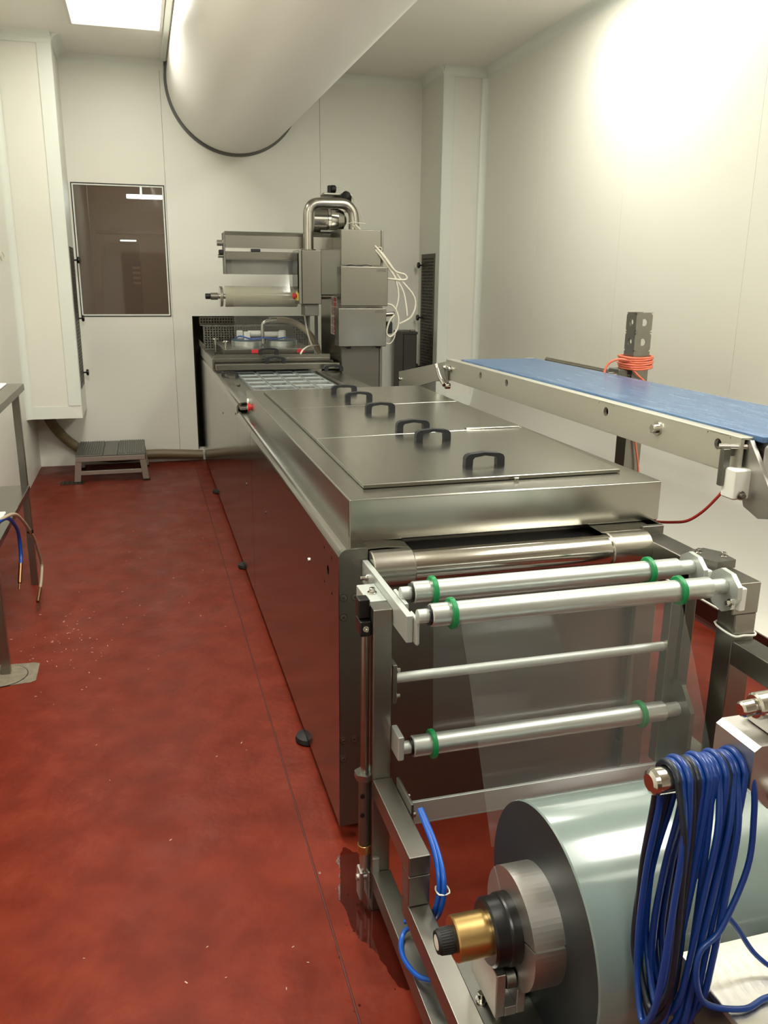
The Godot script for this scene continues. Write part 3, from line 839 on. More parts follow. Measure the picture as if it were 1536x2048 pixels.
func unwind_frame():
	var t = thing("unwind_frame", V(0.93, 0, -1.6), "grey steel film unwinding frame with aluminium rollers and green rings", "frame")
	# left side
	bx("mounting_arm", M.alu, t, V(0.5285, 0.806, -2.079), V(0.545, 0.872, -1.6725), 0.002)
	bolt("arm_screw", M.bright, t, V(0.5285, 0.842, -2.02), V(-1, 0, 0), 0.006, 0.02)
	bx("bearing_plate", M.alu, t, V(0.5455, 0.812, -1.842), V(0.556, 0.874, -1.742), 0.003)
	bx("bearing_plate", M.alu, t, V(0.5455, 0.803, -1.712), V(0.556, 0.869, -1.655), 0.006)
	bx("clamp_block", M.alu, t, V(0.4807, 0.79, -1.95), V(0.5283, 0.851, -1.832), 0.002)
	bolt("clamp_bolt", M.bright, t, V(0.505, 0.851, -1.885), V(0, 1, 0), 0.008, 0.014)
	bolt("clamp_bolt", M.bright, t, V(0.4807, 0.82, -1.865), V(-1, 0, 0), 0.006, 0.012)
	bx("post", M.frame, t, V(0.4807, 0.0, -1.83), V(0.5283, 0.848, -1.78), 0.003)
	# lifting rod beside the post
	var m = MB.new()
	m.box(V(0.452, 0.775, -1.845), V(0.481, 0.815, -1.795), 0.004); m.box(V(0.452, 0.815, -1.845), V(0.481, 0.865, -1.81), 0.004)
	put(m, "rod_bracket", M.black, t)
	bolt("bracket_bolt", M.bright, t, V(0.466, 0.797, -1.795), V(0, 0, 1), 0.005, 0.012)
	cy("lifting_rod", M.steel, t, V(0.4685, 0.40, -1.81), V(0.4685, 0.78, -1.81), 0.0105, 20)
	m = MB.new()
	m.lathe(V(0.4685, 0.385, -1.81), V(0, 1, 0), [[0, 0], [0.027, 0], [0.027, 0.016], [0, 0.016]], 6)
	put(m, "rod_flange", M.frame, t)
	m = MB.new()
	m.cyl(V(0.4685, 0.19, -1.81), V(0.4685, 0.386, -1.81), 0.0155, 20, 0.002)
	put(m, "rod_cylinder", M.dull, t)
	cy("rod_collar", M.brass, t, V(0.4685, 0.165, -1.81), V(0.4685, 0.19, -1.81), 0.018, 20)
	for y in [0.34, 0.285]:
		cy("port_hole_shade", M.black, t, V(0.46, y, -1.797), V(0.459, y, -1.793), 0.006, 12, 0.0)  # black discs in place of the shade inside the cylinder ports
	m = MB.new()
	m.cyl(V(0.4685, 0.11, -1.81), V(0.4685, 0.166, -1.81), 0.012, 16)
	m.box(V(0.452, 0.03, -1.83), V(0.462, 0.115, -1.79), 0.003); m.box(V(0.473, 0.03, -1.83), V(0.481, 0.115, -1.79), 0.003)
	m.cyl(V(0.447, 0.09, -1.81), V(0.481, 0.09, -1.81), 0.009, 14)
	put(m, "clevis", M.cast, t)
	bx("clevis_flap", M.cast, t, V(0.4815, 0.11, -1.782), V(0.5, 0.165, -1.774), 0.002)
	# stepped side tubes that carry the reel
	bx("side_tube", M.frame, t, V(0.481, 0.345, -1.78), V(0.531, 0.395, -1.4716), 0.003)
	bx("side_tube", M.frame, t, V(0.481, 0.2675, -1.5216), V(0.531, 0.345, -1.4716), 0.003)
	bx("side_tube", M.frame, t, V(0.481, 0.2175, -1.5216), V(0.531, 0.2675, -0.70), 0.003)
	bx("side_tube", M.frame, t, V(0.481, 0.07, -1.78), V(0.531, 0.122, -0.70), 0.003)
	bx("side_tube", M.frame, t, V(0.481, 0.0, -0.76), V(0.531, 0.2175, -0.71), 0.003)
	# rollers
	roller(t, 0.883, -1.784, 0.577, 1.30, M.alu)
	roller(t, 0.878, -1.651, 0.577, 1.30, M.alu)
	roller(t, 0.487, -1.757, 0.575, 1.285, M.alu)
	m = MB.new()
	m.box(V(0.53, 0.47, -1.79), V(0.546, 0.535, -1.725), 0.003)
	put(m, "bearing_plate", M.alu, t)
	cy("spacer_rod", M.alu, t, V(0.548, 0.647, -1.817), V(1.33, 0.647, -1.817), 0.013, 24, 0.001)
	bx("rod_plate", M.frame, t, V(0.536, 0.585, -1.85), V(0.548, 0.69, -1.80), 0.002)
	for y in [0.672, 0.602]: bolt("plate_bolt", M.bright, t, V(0.548, y, -1.81), V(1, 0, 0), 0.006, 0.01)
	m = MB.new()
	m.box(V(0.533, 0.288, -1.735), V(1.40, 0.349, -1.725), 0.002); m.box(V(0.533, 0.284, -1.775), V(1.40, 0.290, -1.725), 0.002)
	put(m, "cross_beam", M.alu, t)
	bx("beam_bracket", M.dull, t, V(0.531, 0.28, -1.74), V(0.539, 0.42, -1.62), 0.002)
	for p in [[0.395, -1.69], [0.375, -1.645]]: bolt("bracket_bolt", M.bright, t, V(0.539, p[0], p[1]), V(1, 0, 0), 0.007, 0.012)
	# right side
	bx("side_arm", M.frame, t, V(1.377, 0.795, -2.079), V(1.455, 0.879, -1.815), 0.003)
	bx("side_arm", M.frame, t, V(1.377, 0.795, -1.79), V(1.455, 0.879, -1.65), 0.003)
	bx("arm_joint", M.dull, t, V(1.385, 0.80, -1.816), V(1.447, 0.87, -1.789), 0.002)
	for zc in [-1.784, -1.651]:
		m = MB.new()
		m.prism([Vector2(zc - 0.065, 0.855), Vector2(zc - 0.05, 0.90), Vector2(zc - 0.02, 0.918), Vector2(zc + 0.02, 0.915), Vector2(zc + 0.05, 0.89), Vector2(zc + 0.052, 0.86), Vector2(zc + 0.03, 0.826), Vector2(zc, 0.81), Vector2(zc - 0.04, 0.82)], V(1.345, 0, 0), V(0, 0, 1), V(0, 1, 0), V(0.013, 0, 0))
		put(m, "flange_plate", M.alu, t)
		bx("flange_packer", M.plastic_white, t, V(1.358, 0.825, zc - 0.05), V(1.377, 0.885, zc + 0.046), 0.003)
		bolt("flange_bolt", M.bright, t, V(1.345, 0.845, zc + 0.03), V(-1, 0, 0), 0.007, 0.014)
	m = MB.new()
	m.prism([Vector2(-0.035, -0.05), Vector2(0.02, -0.06), Vector2(0.045, -0.02), Vector2(0.04, 0.05), Vector2(-0.02, 0.055), Vector2(-0.045, 0.01)], V(1.42, 0.879, -1.81), V(1, 0, 0), V(0, 0, 1), V(0, 0.022, 0))
	put(m, "clamp_wing", M.dull, t)
	for p in [[1.40, -1.835], [1.445, -1.79]]: bolt("clamp_bolt", M.bright, t, V(p[0], 0.901, p[1]), V(0, 1, 0), 0.007, 0.012)
	bx("post", M.frame, t, V(1.39, 0.0, -1.72), V(1.4545, 0.795, -1.652), 0.003)
	tb("wire_tie", M.plastic_white, t, [V(1.387, 0.748, -1.722), V(1.387, 0.74, -1.65), V(1.42, 0.738, -1.648), V(1.457, 0.738, -1.65), V(1.457, 0.745, -1.722)], 0.003, 6, true, 4)
	bx("side_tube", M.frame, t, V(1.39, 0.66, -1.652), V(1.4545, 0.725, -0.75), 0.003)
	bx("side_tube", M.frame, t, V(1.39, 0.0, -0.82), V(1.4545, 0.66, -0.755), 0.003)
	bx("side_tube", M.frame, t, V(1.34, 0.345, -1.78), V(1.39, 0.395, -1.4716), 0.003)
	bx("side_tube", M.frame, t, V(1.34, 0.2175, -1.5216), V(1.39, 0.2675, -0.70), 0.003)
	bx("side_tube", M.frame, t, V(1.34, 0.2675, -1.5216), V(1.39, 0.345, -1.4716), 0.003)
	bx("inner_post", M.frame, t, V(1.305, 0.30, -1.83), V(1.335, 0.80, -1.795), 0.002)
	bx("inner_post", M.frame, t, V(1.345, 0.0, -1.83), V(1.377, 0.86, -1.79), 0.002)
	m = MB.new()
	m.prism([Vector2(-1.83, 0.30), Vector2(-1.70, 0.30), Vector2(-1.70, 0.50), Vector2(-1.75, 0.56), Vector2(-1.83, 0.56)], V(1.33, 0, 0), V(0, 0, 1), V(0, 1, 0), V(0.012, 0, 0))
	put(m, "bearing_plate", M.dull, t)
	# the two runs of film
	m = MB.new()
	var fy = [0.902, 0.897, 0.88, 0.85, 0.75, 0.6, 0.445]
	var fz = [-1.663, -1.640, -1.6240, -1.6150, -1.555, -1.478, -1.4005]
	for i in 6:
		m.quad(V(0.64, fy[i], fz[i]), V(1.205, fy[i], fz[i]), V(1.205, fy[i + 1], fz[i + 1]), V(0.64, fy[i + 1], fz[i + 1]))
	var fl = put(m, "film_web", M.film, t)
	fl.set_meta("label", "clear plastic film running up from the reel")
	m = MB.new()
	m.quad(V(0.64, 0.883, -1.812), V(1.205, 0.883, -1.812), V(1.205, 0.487, -1.785), V(0.64, 0.487, -1.785))
	put(m, "film_web", M.film, t)
	# blue air hose tied behind the stepped tube
	tb("air_hose", M.blue_tube, t, [V(0.545, 0.42, -1.60), V(0.55, 0.38, -1.51), V(0.545, 0.34, -1.455), V(0.54, 0.28, -1.452), V(0.536, 0.19, -1.50), V(0.52, 0.17, -1.545), V(0.50, 0.155, -1.555)], 0.006)
	tb("air_hose", M.blue_tube, t, [V(0.55, 0.42, -1.60), V(0.557, 0.38, -1.505), V(0.553, 0.34, -1.445), V(0.548, 0.28, -1.442), V(0.543, 0.20, -1.49), V(0.50, 0.14, -1.545), V(0.475, 0.13, -1.49), V(0.49, 0.145, -1.40), V(0.55, 0.18, -1.34), V(0.61, 0.21, -1.26)], 0.006)
	tb("cable_tie", M.plastic_white, t, [V(0.54, 0.318, -1.436), V(0.563, 0.318, -1.436), V(0.563, 0.318, -1.462), V(0.54, 0.318, -1.462)], 0.002, 6, true, 3)
	# cradle for the reel shaft
	m = MB.new()
	m.box(V(0.531, 0.235, -1.32), V(0.66, 0.25, -1.05), 0.002)
	put(m, "cradle_plate", M.dull, t)
	for p in [[0.55, -1.215], [0.555, -1.125], [0.635, -1.215]]: bolt("cradle_bolt", M.bright, t, V(p[0], 0.25, p[1]), V(0, 1, 0), 0.008, 0.02)
	m = MB.new()
	m.box(V(0.543, 0.29, -1.255), V(0.562, 0.385, -1.135), 0.002); m.box(V(0.585, 0.29, -1.255), V(0.603, 0.385, -1.135), 0.002); m.box(V(0.562, 0.29, -1.255), V(0.585, 0.31, -1.135), 0.001)
	put(m, "cradle_fork", M.cast, t)
	cy("cradle_roller", M.dull, t, V(0.564, 0.362, -1.15), V(0.583, 0.362, -1.15), 0.018, 20)
	cy("cradle_roller", M.dull, t, V(0.564, 0.362, -1.235), V(0.583, 0.362, -1.235), 0.018, 20)
	cy("cradle_stem", M.bright, t, V(0.573, 0.25, -1.18), V(0.573, 0.29, -1.18), 0.008, 16)
	bx("cradle_plate", M.dull, t, V(1.27, 0.2675, -1.25), V(1.39, 0.38, -1.11), 0.002)

func film_reel():
	var y = 0.445; var z = -1.18
	var t = thing("film_reel", V(0.93, y - 0.217, z), "large reel of grey-green clear plastic film on a chuck with brass sleeve", "film reel")
	var m = MB.new()
	m.lathe(V(0.645, y, z), V(1, 0, 0), [[0.215, 0], [0.2175, 0.003], [0.2175, 0.562], [0.215, 0.565]], 96)
	put(m, "film_roll", M.reel, t)
	m = MB.new()
	m.lathe(V(0.6445, y, z), V(1, 0, 0), [[0.076, 0], [0.2155, 0]], 96)
	put(m, "roll_end", M.reel_end, t)
	m = MB.new()
	m.lathe(V(1.2105, y, z), V(1, 0, 0), [[0.2155, 0], [0.076, 0]], 96)
	put(m, "roll_end", M.reel_end, t)
	# chuck of three jaws
	m = MB.new()
	for k in 3:
		var a0 = k * TAU / 3 + 0.35; var a1 = (k + 1) * TAU / 3 + 0.35 - 0.06
		var poly = []
		for i in 25:
			var a = lerp(a0, a1, i / 24.0)
			poly.append(Vector2(cos(a), sin(a)) * 0.108)
		for i in 25:
			var a = lerp(a1, a0, i / 24.0)
			poly.append(Vector2(cos(a), sin(a)) * 0.05)
		m.prism(poly, V(0.585, y, z), V(0, 0, 1), V(0, 1, 0), V(0.061, 0, 0))
	m.cyl(V(0.589, y, z), V(0.644, y, z), 0.104, 48)
	put(m, "chuck", M.cast, t)
	m = MB.new()
	m.lathe(V(0.535, y, z), V(1, 0, 0), [[0, 0], [0.056, 0], [0.0605, 0.004], [0.0605, 0.028], [0.063, 0.030], [0.064, 0.034], [0.064, 0.050], [0, 0.05]], 40)
	put(m, "collar", M.black, t)
	m = MB.new()
	m.lathe(V(0.472, y, z), V(1, 0, 0), [[0, 0], [0.028, 0], [0.038, 0.0], [0.0405, 0.0025], [0.0405, 0.064], [0, 0.064]], 40)
	put(m, "sleeve", M.brass, t)
	m = MB.new()
	m.lathe(V(0.440, y, z), V(1, 0, 0), [[0.0, 0.003], [0.015, 0.003], [0.0155, 0], [0.020, 0.001], [0.022, 0.006], [0.0235, 0.028], [0.023, 0.033], [0, 0.033]], 40)
	for k in 30:
		var a = TAU * k / 30
		var d = V(0, sin(a), cos(a))
		m.cyl(V(0.446, y, z) + d * 0.0218, V(0.467, y, z) + d * 0.0232, 0.0011, 5)
	var kn = put(m, "knob", M.black_soft, t)
	cy("knob_cap", M.plastic_white, kn, V(0.4405, y, z), V(0.4435, y, z), 0.0135, 28, 0.0005)
	cy("shaft", M.steel, t, V(0.64, y, z), V(1.42, y, z), 0.03, 28, 0.002)

func sealing_section():
	# the sealing station across the line, in front of the wall opening
	var t = thing("sealing_station", V(0.93, 0.93, -6.7), "steel sealing station with round air cylinders across the packaging machine", "machine")
	bx("front_bar", M.steel, t, V(0.486, 0.954, -6.26), V(1.40, 0.998, -6.2), 0.004)
	var m = MB.new()
	m.prism([Vector2(0.482, 1.0), Vector2(1.357, 1.0), Vector2(1.357, 1.052), Vector2(0.505, 1.055), Vector2(0.482, 1.038)], V(0, 0, -6.37), Vector3.RIGHT, Vector3.UP, V(0, 0, 0.02))
	put(m, "guard_sheet", M.steel, t)
	bx("guard_lip", M.bright, t, V(0.482, 1.022, -6.352), V(1.357, 1.027, -6.345), 0.001)
	bx("table_plate", M.steel, t, V(0.475, 0.955, -7.5), V(1.39, 1.0, -6.37), 0.003)
	bx("side_rail", M.steel, t, V(0.47, 0.945, -7.6), V(0.486, 1.03, -6.3), 0.002)
	bx("top_plate", M.steel, t, V(0.572, 1.0, -7.35), V(1.263, 1.083, -6.5), 0.004)
	for x in [0.81, 1.16]: bx("mark", M.red_mark, t, V(x - 0.03, 1.052, -6.4995), V(x + 0.03, 1.079, -6.498), 0.0)
	handle_mesh(t, V(0.89, 1.052, -6.36), 0.15)
	handle_mesh(t, V(0.92, 1.0, -6.23), 0.15)
	handle_mesh(t, V(1.335, 0.945, -6.12), 0.14)
	for p in [[0.545, -6.9], [0.60, -6.62]]:
		m = MB.new()
		m.cyl(V(p[0], 1.0, p[1]), V(p[0], 1.125, p[1]), 0.008, 10)
		m.lathe(V(p[0], 1.12, p[1]), V(0, 1, 0), [[0, 0], [0.022, 0.002], [0.026, 0.010], [0.022, 0.018], [0, 0.02]], 14)
		put(m, "clamp_knob", M.bright, t)
	for x in [0.795, 1.07]:
		m = MB.new()
		m.lathe(V(x, 1.083, -6.88), V(0, 1, 0), [[0, 0], [0.125, 0], [0.125, 0.036], [0.118, 0.04], [0, 0.04]], 40)
		var cyl = put(m, "air_cylinder", M.anod, t)
		m = MB.new()
		m.lathe(V(x, 1.123, -6.88), V(0, 1, 0), [[0, 0], [0.122, 0], [0.122, 0.006], [0, 0.006]], 32)
		put(m, "cap", M.blue_film, cyl)
	for p in [[0.785, -6.80], [0.745, -6.95], [1.055, -6.80], [1.09, -6.95]]:
		bx("valve_block", M.plastic_white, t, V(p[0] - 0.025, 1.129, p[1] - 0.025), V(p[0] + 0.025, 1.195, p[1] + 0.025), 0.006)
	cy("manifold", M.plastic_white, t, V(0.80, 1.175, -6.86), V(0.90, 1.175, -6.86), 0.024, 16)
	cy("manifold", M.plastic_white, t, V(0.93, 1.168, -6.86), V(1.05, 1.168, -6.86), 0.022, 16)
	tb("elbow_pipe", M.bright, t, [V(0.912, 1.10, -6.82), V(0.912, 1.22, -6.82), V(0.918, 1.255, -6.82), V(0.945, 1.272, -6.82), V(0.98, 1.275, -6.82)], 0.014, 12)
	cy("hose_coupling", M.steel, t, V(0.965, 1.276, -6.82), V(1.03, 1.283, -6.82), 0.028, 18, 0.004)
	m = MB.new()
	var hp = [V(1.03, 1.283, -6.82), V(1.10, 1.28, -6.82), V(1.19, 1.25, -6.82), V(1.28, 1.18, -6.80), V(1.33, 1.10, -6.78), V(1.355, 1.02, -6.76)]
	m.tube(hp, 0.022, 12)
	for i in 40:
		var f = i / 40.0 * 5.0
		var k = int(f)
		var a = hp[max(k - 1, 0)]; var b = hp[k]; var c = hp[k + 1]; var d = hp[min(k + 2, 5)]
		if k == 0: a = b * 2.0 - c
		if k == 4: d = c * 2.0 - b
		var p = b.cubic_interpolate(c, a, d, f - k)
		var q = b.cubic_interpolate(c, a, d, min(f - k + 0.05, 1.0))
		m.cyl(p, p + (q - p).normalized() * 0.005, 0.025, 12)
	put(m, "vacuum_hose", M.clear_hose, t)
	tb("air_hose", M.blue_tube, t, [V(0.70, 1.13, -6.9), V(0.73, 1.16, -6.80), V(0.82, 1.14, -6.76), V(0.92, 1.15, -6.75), V(1.0, 1.14, -6.76), V(1.1, 1.15, -6.78)], 0.006)
	tb("signal_cable", M.cable_white, t, [V(1.13, 1.052, -6.35), V(1.16, 1.08, -6.40), V(1.22, 1.10, -6.48), V(1.28, 1.098, -6.56), V(1.34, 1.09, -6.7)], 0.007)
	tb("signal_cable", M.cable_white, t, [V(1.21, 1.37, -6.62), V(1.24, 1.2, -6.64), V(1.28, 1.08, -6.64), V(1.33, 1.0, -6.64)], 0.007)
	# perforated guards in the wall opening
	var g = thing("perforated_guard", V(0.93, 0.95, -7.45), "grey perforated sheet guard standing in the wall opening behind the sealing station", "guard")
	perforated("perforated_sheet", M.dull, g, V(0.49, 1.002, -7.46), V(0.90, 0, 0), V(0, 0.208, 0), 38, 9, 0.42, V(0, 0, 0.003), 0.012)
	perforated("perforated_sheet", M.grille, g, V(0.468, 1.215, -7.56), V(0.95, 0, 0), V(0, 0.06, 0), 40, 2, 0.42, V(0, 0, 0.003), 0.006)
	perforated("perforated_sheet", M.grille, g, V(0.462, 1.032, -7.66), V(0, 0, 0.8), V(0, 0.05, 0), 38, 3, 0.5, V(0.003, 0, 0), 0.006)
	bx("top_rail", M.bright, g, V(0.466, 1.208, -7.462), V(1.38, 1.214, -7.452), 0.001)
	# top film holder: beam, pull bar, dark back plate, roll on its spindle
	var h = thing("film_holder", V(0.95, 1.39, -6.6), "steel beam film holder with a small clear film roll above the sealing station", "film holder")
	m = MB.new()
	m.prism([Vector2(-0.06, -0.115), Vector2(0.06, -0.115), Vector2(0.06, -0.03), Vector2(0.045, -0.008), Vector2(0.02, 0), Vector2(-0.06, 0)], V(0.615, 1.932, -6.56), V(0, 0, 1), V(0, 1, 0), V(0.796, 0, 0))
	put(m, "beam", M.hood, h)
	cy("beam_spindle", M.bright, h, V(0.555, 1.848, -6.53), V(0.62, 1.848, -6.53), 0.021, 20, 0.002)
	bx("end_plate", M.dull, h, V(0.60, 1.63, -6.60), V(0.614, 1.92, -6.50), 0.002)
	bx("clamp", M.black, h, V(0.565, 1.77, -6.52), V(0.60, 1.80, -6.49), 0.005)
	cy("clamp_screw", M.bright, h, V(0.56, 1.757, -6.52), V(0.60, 1.757, -6.52), 0.014, 14)
	bx("pull_bar", M.steel, h, V(0.614, 1.735, -6.53), V(1.20, 1.79, -6.50), 0.003)
	bx("bar_catch", M.handle, h, V(0.80, 1.79, -6.52), V(0.87, 1.81, -6.495), 0.003)
	bx("back_plate", M.dull, h, V(0.61, 1.63, -6.60), V(1.30, 1.735, -6.59), 0.002)
	m = MB.new()
	m.lathe(V(0.60, 1.469, -6.55), V(1, 0, 0), [[0, 0], [0.074, 0], [0.0765, 0.003], [0.0765, 0.54], [0.074, 0.543], [0, 0.543]], 40)
	put(m, "film_roll", M.clear_roll, h)
	cy("roll_flange", M.bright, h, V(0.562, 1.469, -6.55), V(0.585, 1.469, -6.55), 0.075, 32, 0.003)
	cy("spindle", M.steel, h, V(0.50, 1.469, -6.55), V(1.411, 1.469, -6.55), 0.018, 20)
	cy("spindle_sleeve", M.steel, h, V(0.496, 1.469, -6.55), V(0.55, 1.469, -6.55), 0.026, 20)
	cy("spindle_knob", M.black, h, V(0.458, 1.469, -6.55), V(0.497, 1.469, -6.55), 0.021, 16, 0.004)
	m = MB.new()
	m.quad(V(0.655, 1.74, -6.515), V(1.225, 1.74, -6.515), V(1.225, 1.50, -6.475), V(0.655, 1.50, -6.475))
	m.quad(V(0.655, 1.50, -6.475), V(1.225, 1.50, -6.475), V(1.225, 1.0855, -6.47), V(0.655, 1.0855, -6.47))
	var fl = put(m, "film_web", M.film, h)
	fl.set_meta("label", "clear top film hanging down to the sealing station")
	# control terminal on its bent tube
	var c = thing("control_terminal", V(1.2, 1.42, -6.3), "grey steel control box with screen hanging from a bent tube", "control box")
	bx("housing", M.steel, c, V(1.142, 1.42, -6.55), V(1.287, 1.803, -6.3), 0.005)
	bx("bezel", M.hood, c, V(1.118, 1.42, -6.56), V(1.140, 1.803, -6.292), 0.005)
	bx("screen", M.screen, c, V(1.112, 1.53, -6.54), V(1.119, 1.78, -6.315), 0.001)
	bx("switch_slot", M.black, c, V(1.113, 1.50, -6.325), V(1.1195, 1.76, -6.315), 0.0)
	bx("button_plate", M.yellow, c, V(1.114, 1.445, -6.42), V(1.119, 1.51, -6.33), 0.0)
	m = MB.new()
	m.lathe(V(1.114, 1.477, -6.375), V(-1, 0, 0), [[0.012, 0], [0.012, 0.012], [0.022, 0.014], [0.022, 0.026], [0.018, 0.03], [0, 0.03]], 18)
	put(m, "stop_button", M.red, c)
	bx("hanger_box", M.dull, c, V(1.167, 1.335, -6.5), V(1.273, 1.419, -6.34), 0.003)
	tb("bent_tube", M.guard_steel, c, [V(1.215, 1.80, -6.42), V(1.215, 1.92, -6.42), V(1.216, 2.04, -6.42), V(1.222, 2.085, -6.42), V(1.245, 2.12, -6.42), V(1.29, 2.137, -6.42), V(1.38, 2.139, -6.42), V(1.47, 2.139, -6.42), V(1.515, 2.125, -6.42), V(1.55, 2.085, -6.42), V(1.562, 2.03, -6.42), V(1.562, 1.951, -6.42)], 0.038, 20, false, 4)
	cy("tube_collar", M.steel, c, V(1.215, 1.803, -6.42), V(1.215, 1.812, -6.42), 0.055, 24)

func cabinet():
	var t = thing("electrical_cabinet", V(1.57, 0, -6.5), "tall steel switch cabinet with stacked boxes behind the packaging machine", "cabinet")
	bx("column", M.steel, t, V(1.412, 0.0, -6.95), V(1.735, 1.949, -6.22), 0.004)
	bx("upper_door", M.steel, t, V(1.414, 1.70, -6.22), V(1.712, 1.947, -6.2), 0.003)
	bx("door_gap_shade", M.rubber, t, V(1.712, 1.70, -6.219), V(1.718, 1.947, -6.212), 0.0)  # black strip standing in for the shade in the door gap
	var b = bx("switch_box", M.steel, t, V(1.388, 1.413, -6.24), V(1.74, 1.69, -6.1), 0.005)
	for k in 8: bx("vent_rib", M.dull, b, V(1.655 + k * 0.009, 1.655, -6.1005), V(1.659 + k * 0.009, 1.672, -6.097), 0.0)
	b = bx("switch_box", M.steel, t, V(1.37, 1.122, -6.24), V(1.73, 1.398, -6.1), 0.005)
	for k in 8: bx("vent_rib", M.dull, b, V(1.645 + k * 0.009, 1.366, -6.1005), V(1.649 + k * 0.009, 1.382, -6.097), 0.0)
	for x in [1.46, 1.69]: bx("box_stop", M.black, t, V(x - 0.014, 1.105, -6.19), V(x + 0.014, 1.123, -6.14), 0.003)
	bx("lower_door", M.dull, t, V(1.414, 0.30, -6.22), V(1.705, 1.12, -6.2), 0.003)
	bx("door_gap_shade", M.rubber, t, V(1.705, 0.30, -6.219), V(1.711, 1.10, -6.205), 0.0)  # lower door gap, its shade drawn as a black strip
	tb("latch_wire", M.black, t, [V(1.44, 1.695, -6.13), V(1.47, 1.70, -6.12), V(1.53, 1.694, -6.12), V(1.58, 1.702, -6.12), V(1.62, 1.694, -6.12)], 0.004)
	# drum and bracket on the roof
	cy("blower_drum", M.steel, t, V(1.29, 2.035, -6.66), V(1.40, 2.035, -6.66), 0.10, 40, 0.003)
	var m = MB.new()
	m.lathe(V(1.40, 2.035, -6.66), V(1, 0, 0), [[0.105, 0], [0.105, 0.02], [0.10, 0.025], [0.095, 0.08], [0.07, 0.13], [0.03, 0.155], [0, 0.16]], 40)
	put(m, "blower_dome", M.bright, t)
	bx("drum_saddle", M.dull, t, V(1.34, 1.945, -6.74), V(1.50, 1.96, -6.58), 0.002)
	m = MB.new()
	m.box(V(1.374, 2.215, -6.70), V(1.598, 2.228, -6.6), 0.002); m.box(V(1.585, 1.948, -6.70), V(1.598, 2.22, -6.6), 0.002); m.box(V(1.37, 2.10, -6.72), V(1.60, 2.22, -6.71), 0.002)
	put(m, "roof_bracket", M.steel, t)
	m = MB.new()
	m.box(V(1.415, 2.228, -6.68), V(1.435, 2.285, -6.63), 0.004); m.cyl(V(1.435, 2.26, -6.65), V(1.475, 2.26, -6.65), 0.028, 16, 0.006)
	put(m, "sensor", M.black_soft, t)
	m = MB.new()
	m.lathe(V(1.54, 2.205, -6.58), V(-0.3, 0.2, 1), [[0, 0], [0.034, 0.0], [0.036, 0.01], [0.028, 0.04], [0, 0.045]], 18)
	put(m, "sensor", M.black_soft, t)
	tb("sensor_wire", M.cable_white, t, [V(1.475, 2.275, -6.65), V(1.53, 2.26, -6.62), V(1.60, 2.19, -6.58), V(1.64, 2.09, -6.55), V(1.66, 1.99, -6.5)], 0.0025, 6)
	# warning sticker with pictograms on the left face
	var s = bx("warning_sticker", M.sticker, t, V(1.4105, 1.19, -6.56), V(1.4125, 1.47, -6.34), 0.0)
	for k in 4:
		var y = 1.225 + 0.065 * k + (0.01 if k > 1 else 0.0)
		m = MB.new()
		m.ring(V(1.4104, y, -6.50), V(1.4096, y, -6.50), 0.029, 0.021, 24, 0.0001)
		put(m, "pictogram_ring", M.black, s)
		m = MB.new()
		m.cyl(V(1.4104, y + 0.008, -6.50), V(1.4096, y + 0.008, -6.50), 0.006, 10); m.box(V(1.4096, y - 0.014, -6.507), V(1.4104, y + 0.003, -6.493))
		put(m, "pictogram", M.black, s)
	for y in [[1.195, 1.325], [1.335, 1.465]]:
		var r = bx("text_field", M.red, s, V(1.4097, y[0], -6.455), V(1.4105, y[1], -6.345), 0.0)
	for k in 7: bx("text_line", M.sticker, s, V(1.409, 1.215 + k * 0.036, -6.44), V(1.4096, 1.221 + k * 0.036, -6.36), 0.0)
	bx("conduit", M.dull, t, V(1.30, 1.10, -6.66), V(1.325, 1.45, -6.64), 0.004)
	# bundle of white hoses arching from the roof to the side
	var ca = thing("hose_bundle", V(1.8, 1.1, -6.25), "bundle of thin white hoses arching down beside the steel cabinet", "hoses")
	var starts = [V(1.54, 1.985, -6.36), V(1.55, 1.98, -6.34), V(1.545, 1.975, -6.35), V(1.555, 1.985, -6.33)]
	var ways = [
		[V(1.70, 1.81, -6.2), V(1.86, 1.61, -6.2), V(1.96, 1.50, -6.2), V(1.985, 1.42, -6.2), V(1.95, 1.33, -6.2), V(1.86, 1.28, -6.2)],
		[V(1.69, 1.80, -6.2), V(1.80, 1.66, -6.2), V(1.85, 1.50, -6.2), V(1.82, 1.35, -6.2), V(1.79, 1.25, -6.2), V(1.74, 1.16, -6.22)],
		[V(1.68, 1.80, -6.2), V(1.79, 1.66, -6.2), V(1.88, 1.53, -6.2), V(1.91, 1.42, -6.2), V(1.92, 1.34, -6.2)],
		[V(1.69, 1.81, -6.19), V(1.81, 1.67, -6.19), V(1.89, 1.64, -6.19), V(1.91, 1.61, -6.19), V(1.87, 1.60, -6.19), V(1.745, 1.61, -6.19)]]
	for i in 4: tb("hose", M.cable_white, ca, [starts[i]] + ways[i], 0.0075, 8)
	tb("hose", M.cable_white, ca, [V(1.735, 1.43, -6.16), V(1.80, 1.41, -6.16), V(1.84, 1.33, -6.16), V(1.83, 1.24, -6.16), V(1.78, 1.19, -6.16), V(1.75, 1.22, -6.16), V(1.77, 1.30, -6.16), V(1.81, 1.35, -6.16)], 0.007, 8)
	tb("hose", M.cable_white, ca, [V(1.745, 1.14, -6.16), V(1.78, 1.14, -6.16), V(1.81, 1.18, -6.16), V(1.82, 1.24, -6.16)], 0.004, 6)
	tb("tie", M.cable_white, ca, [V(1.695, 1.83, -6.19), V(1.715, 1.815, -6.185), V(1.70, 1.795, -6.2), V(1.68, 1.81, -6.205)], 0.004, 6, true, 3)
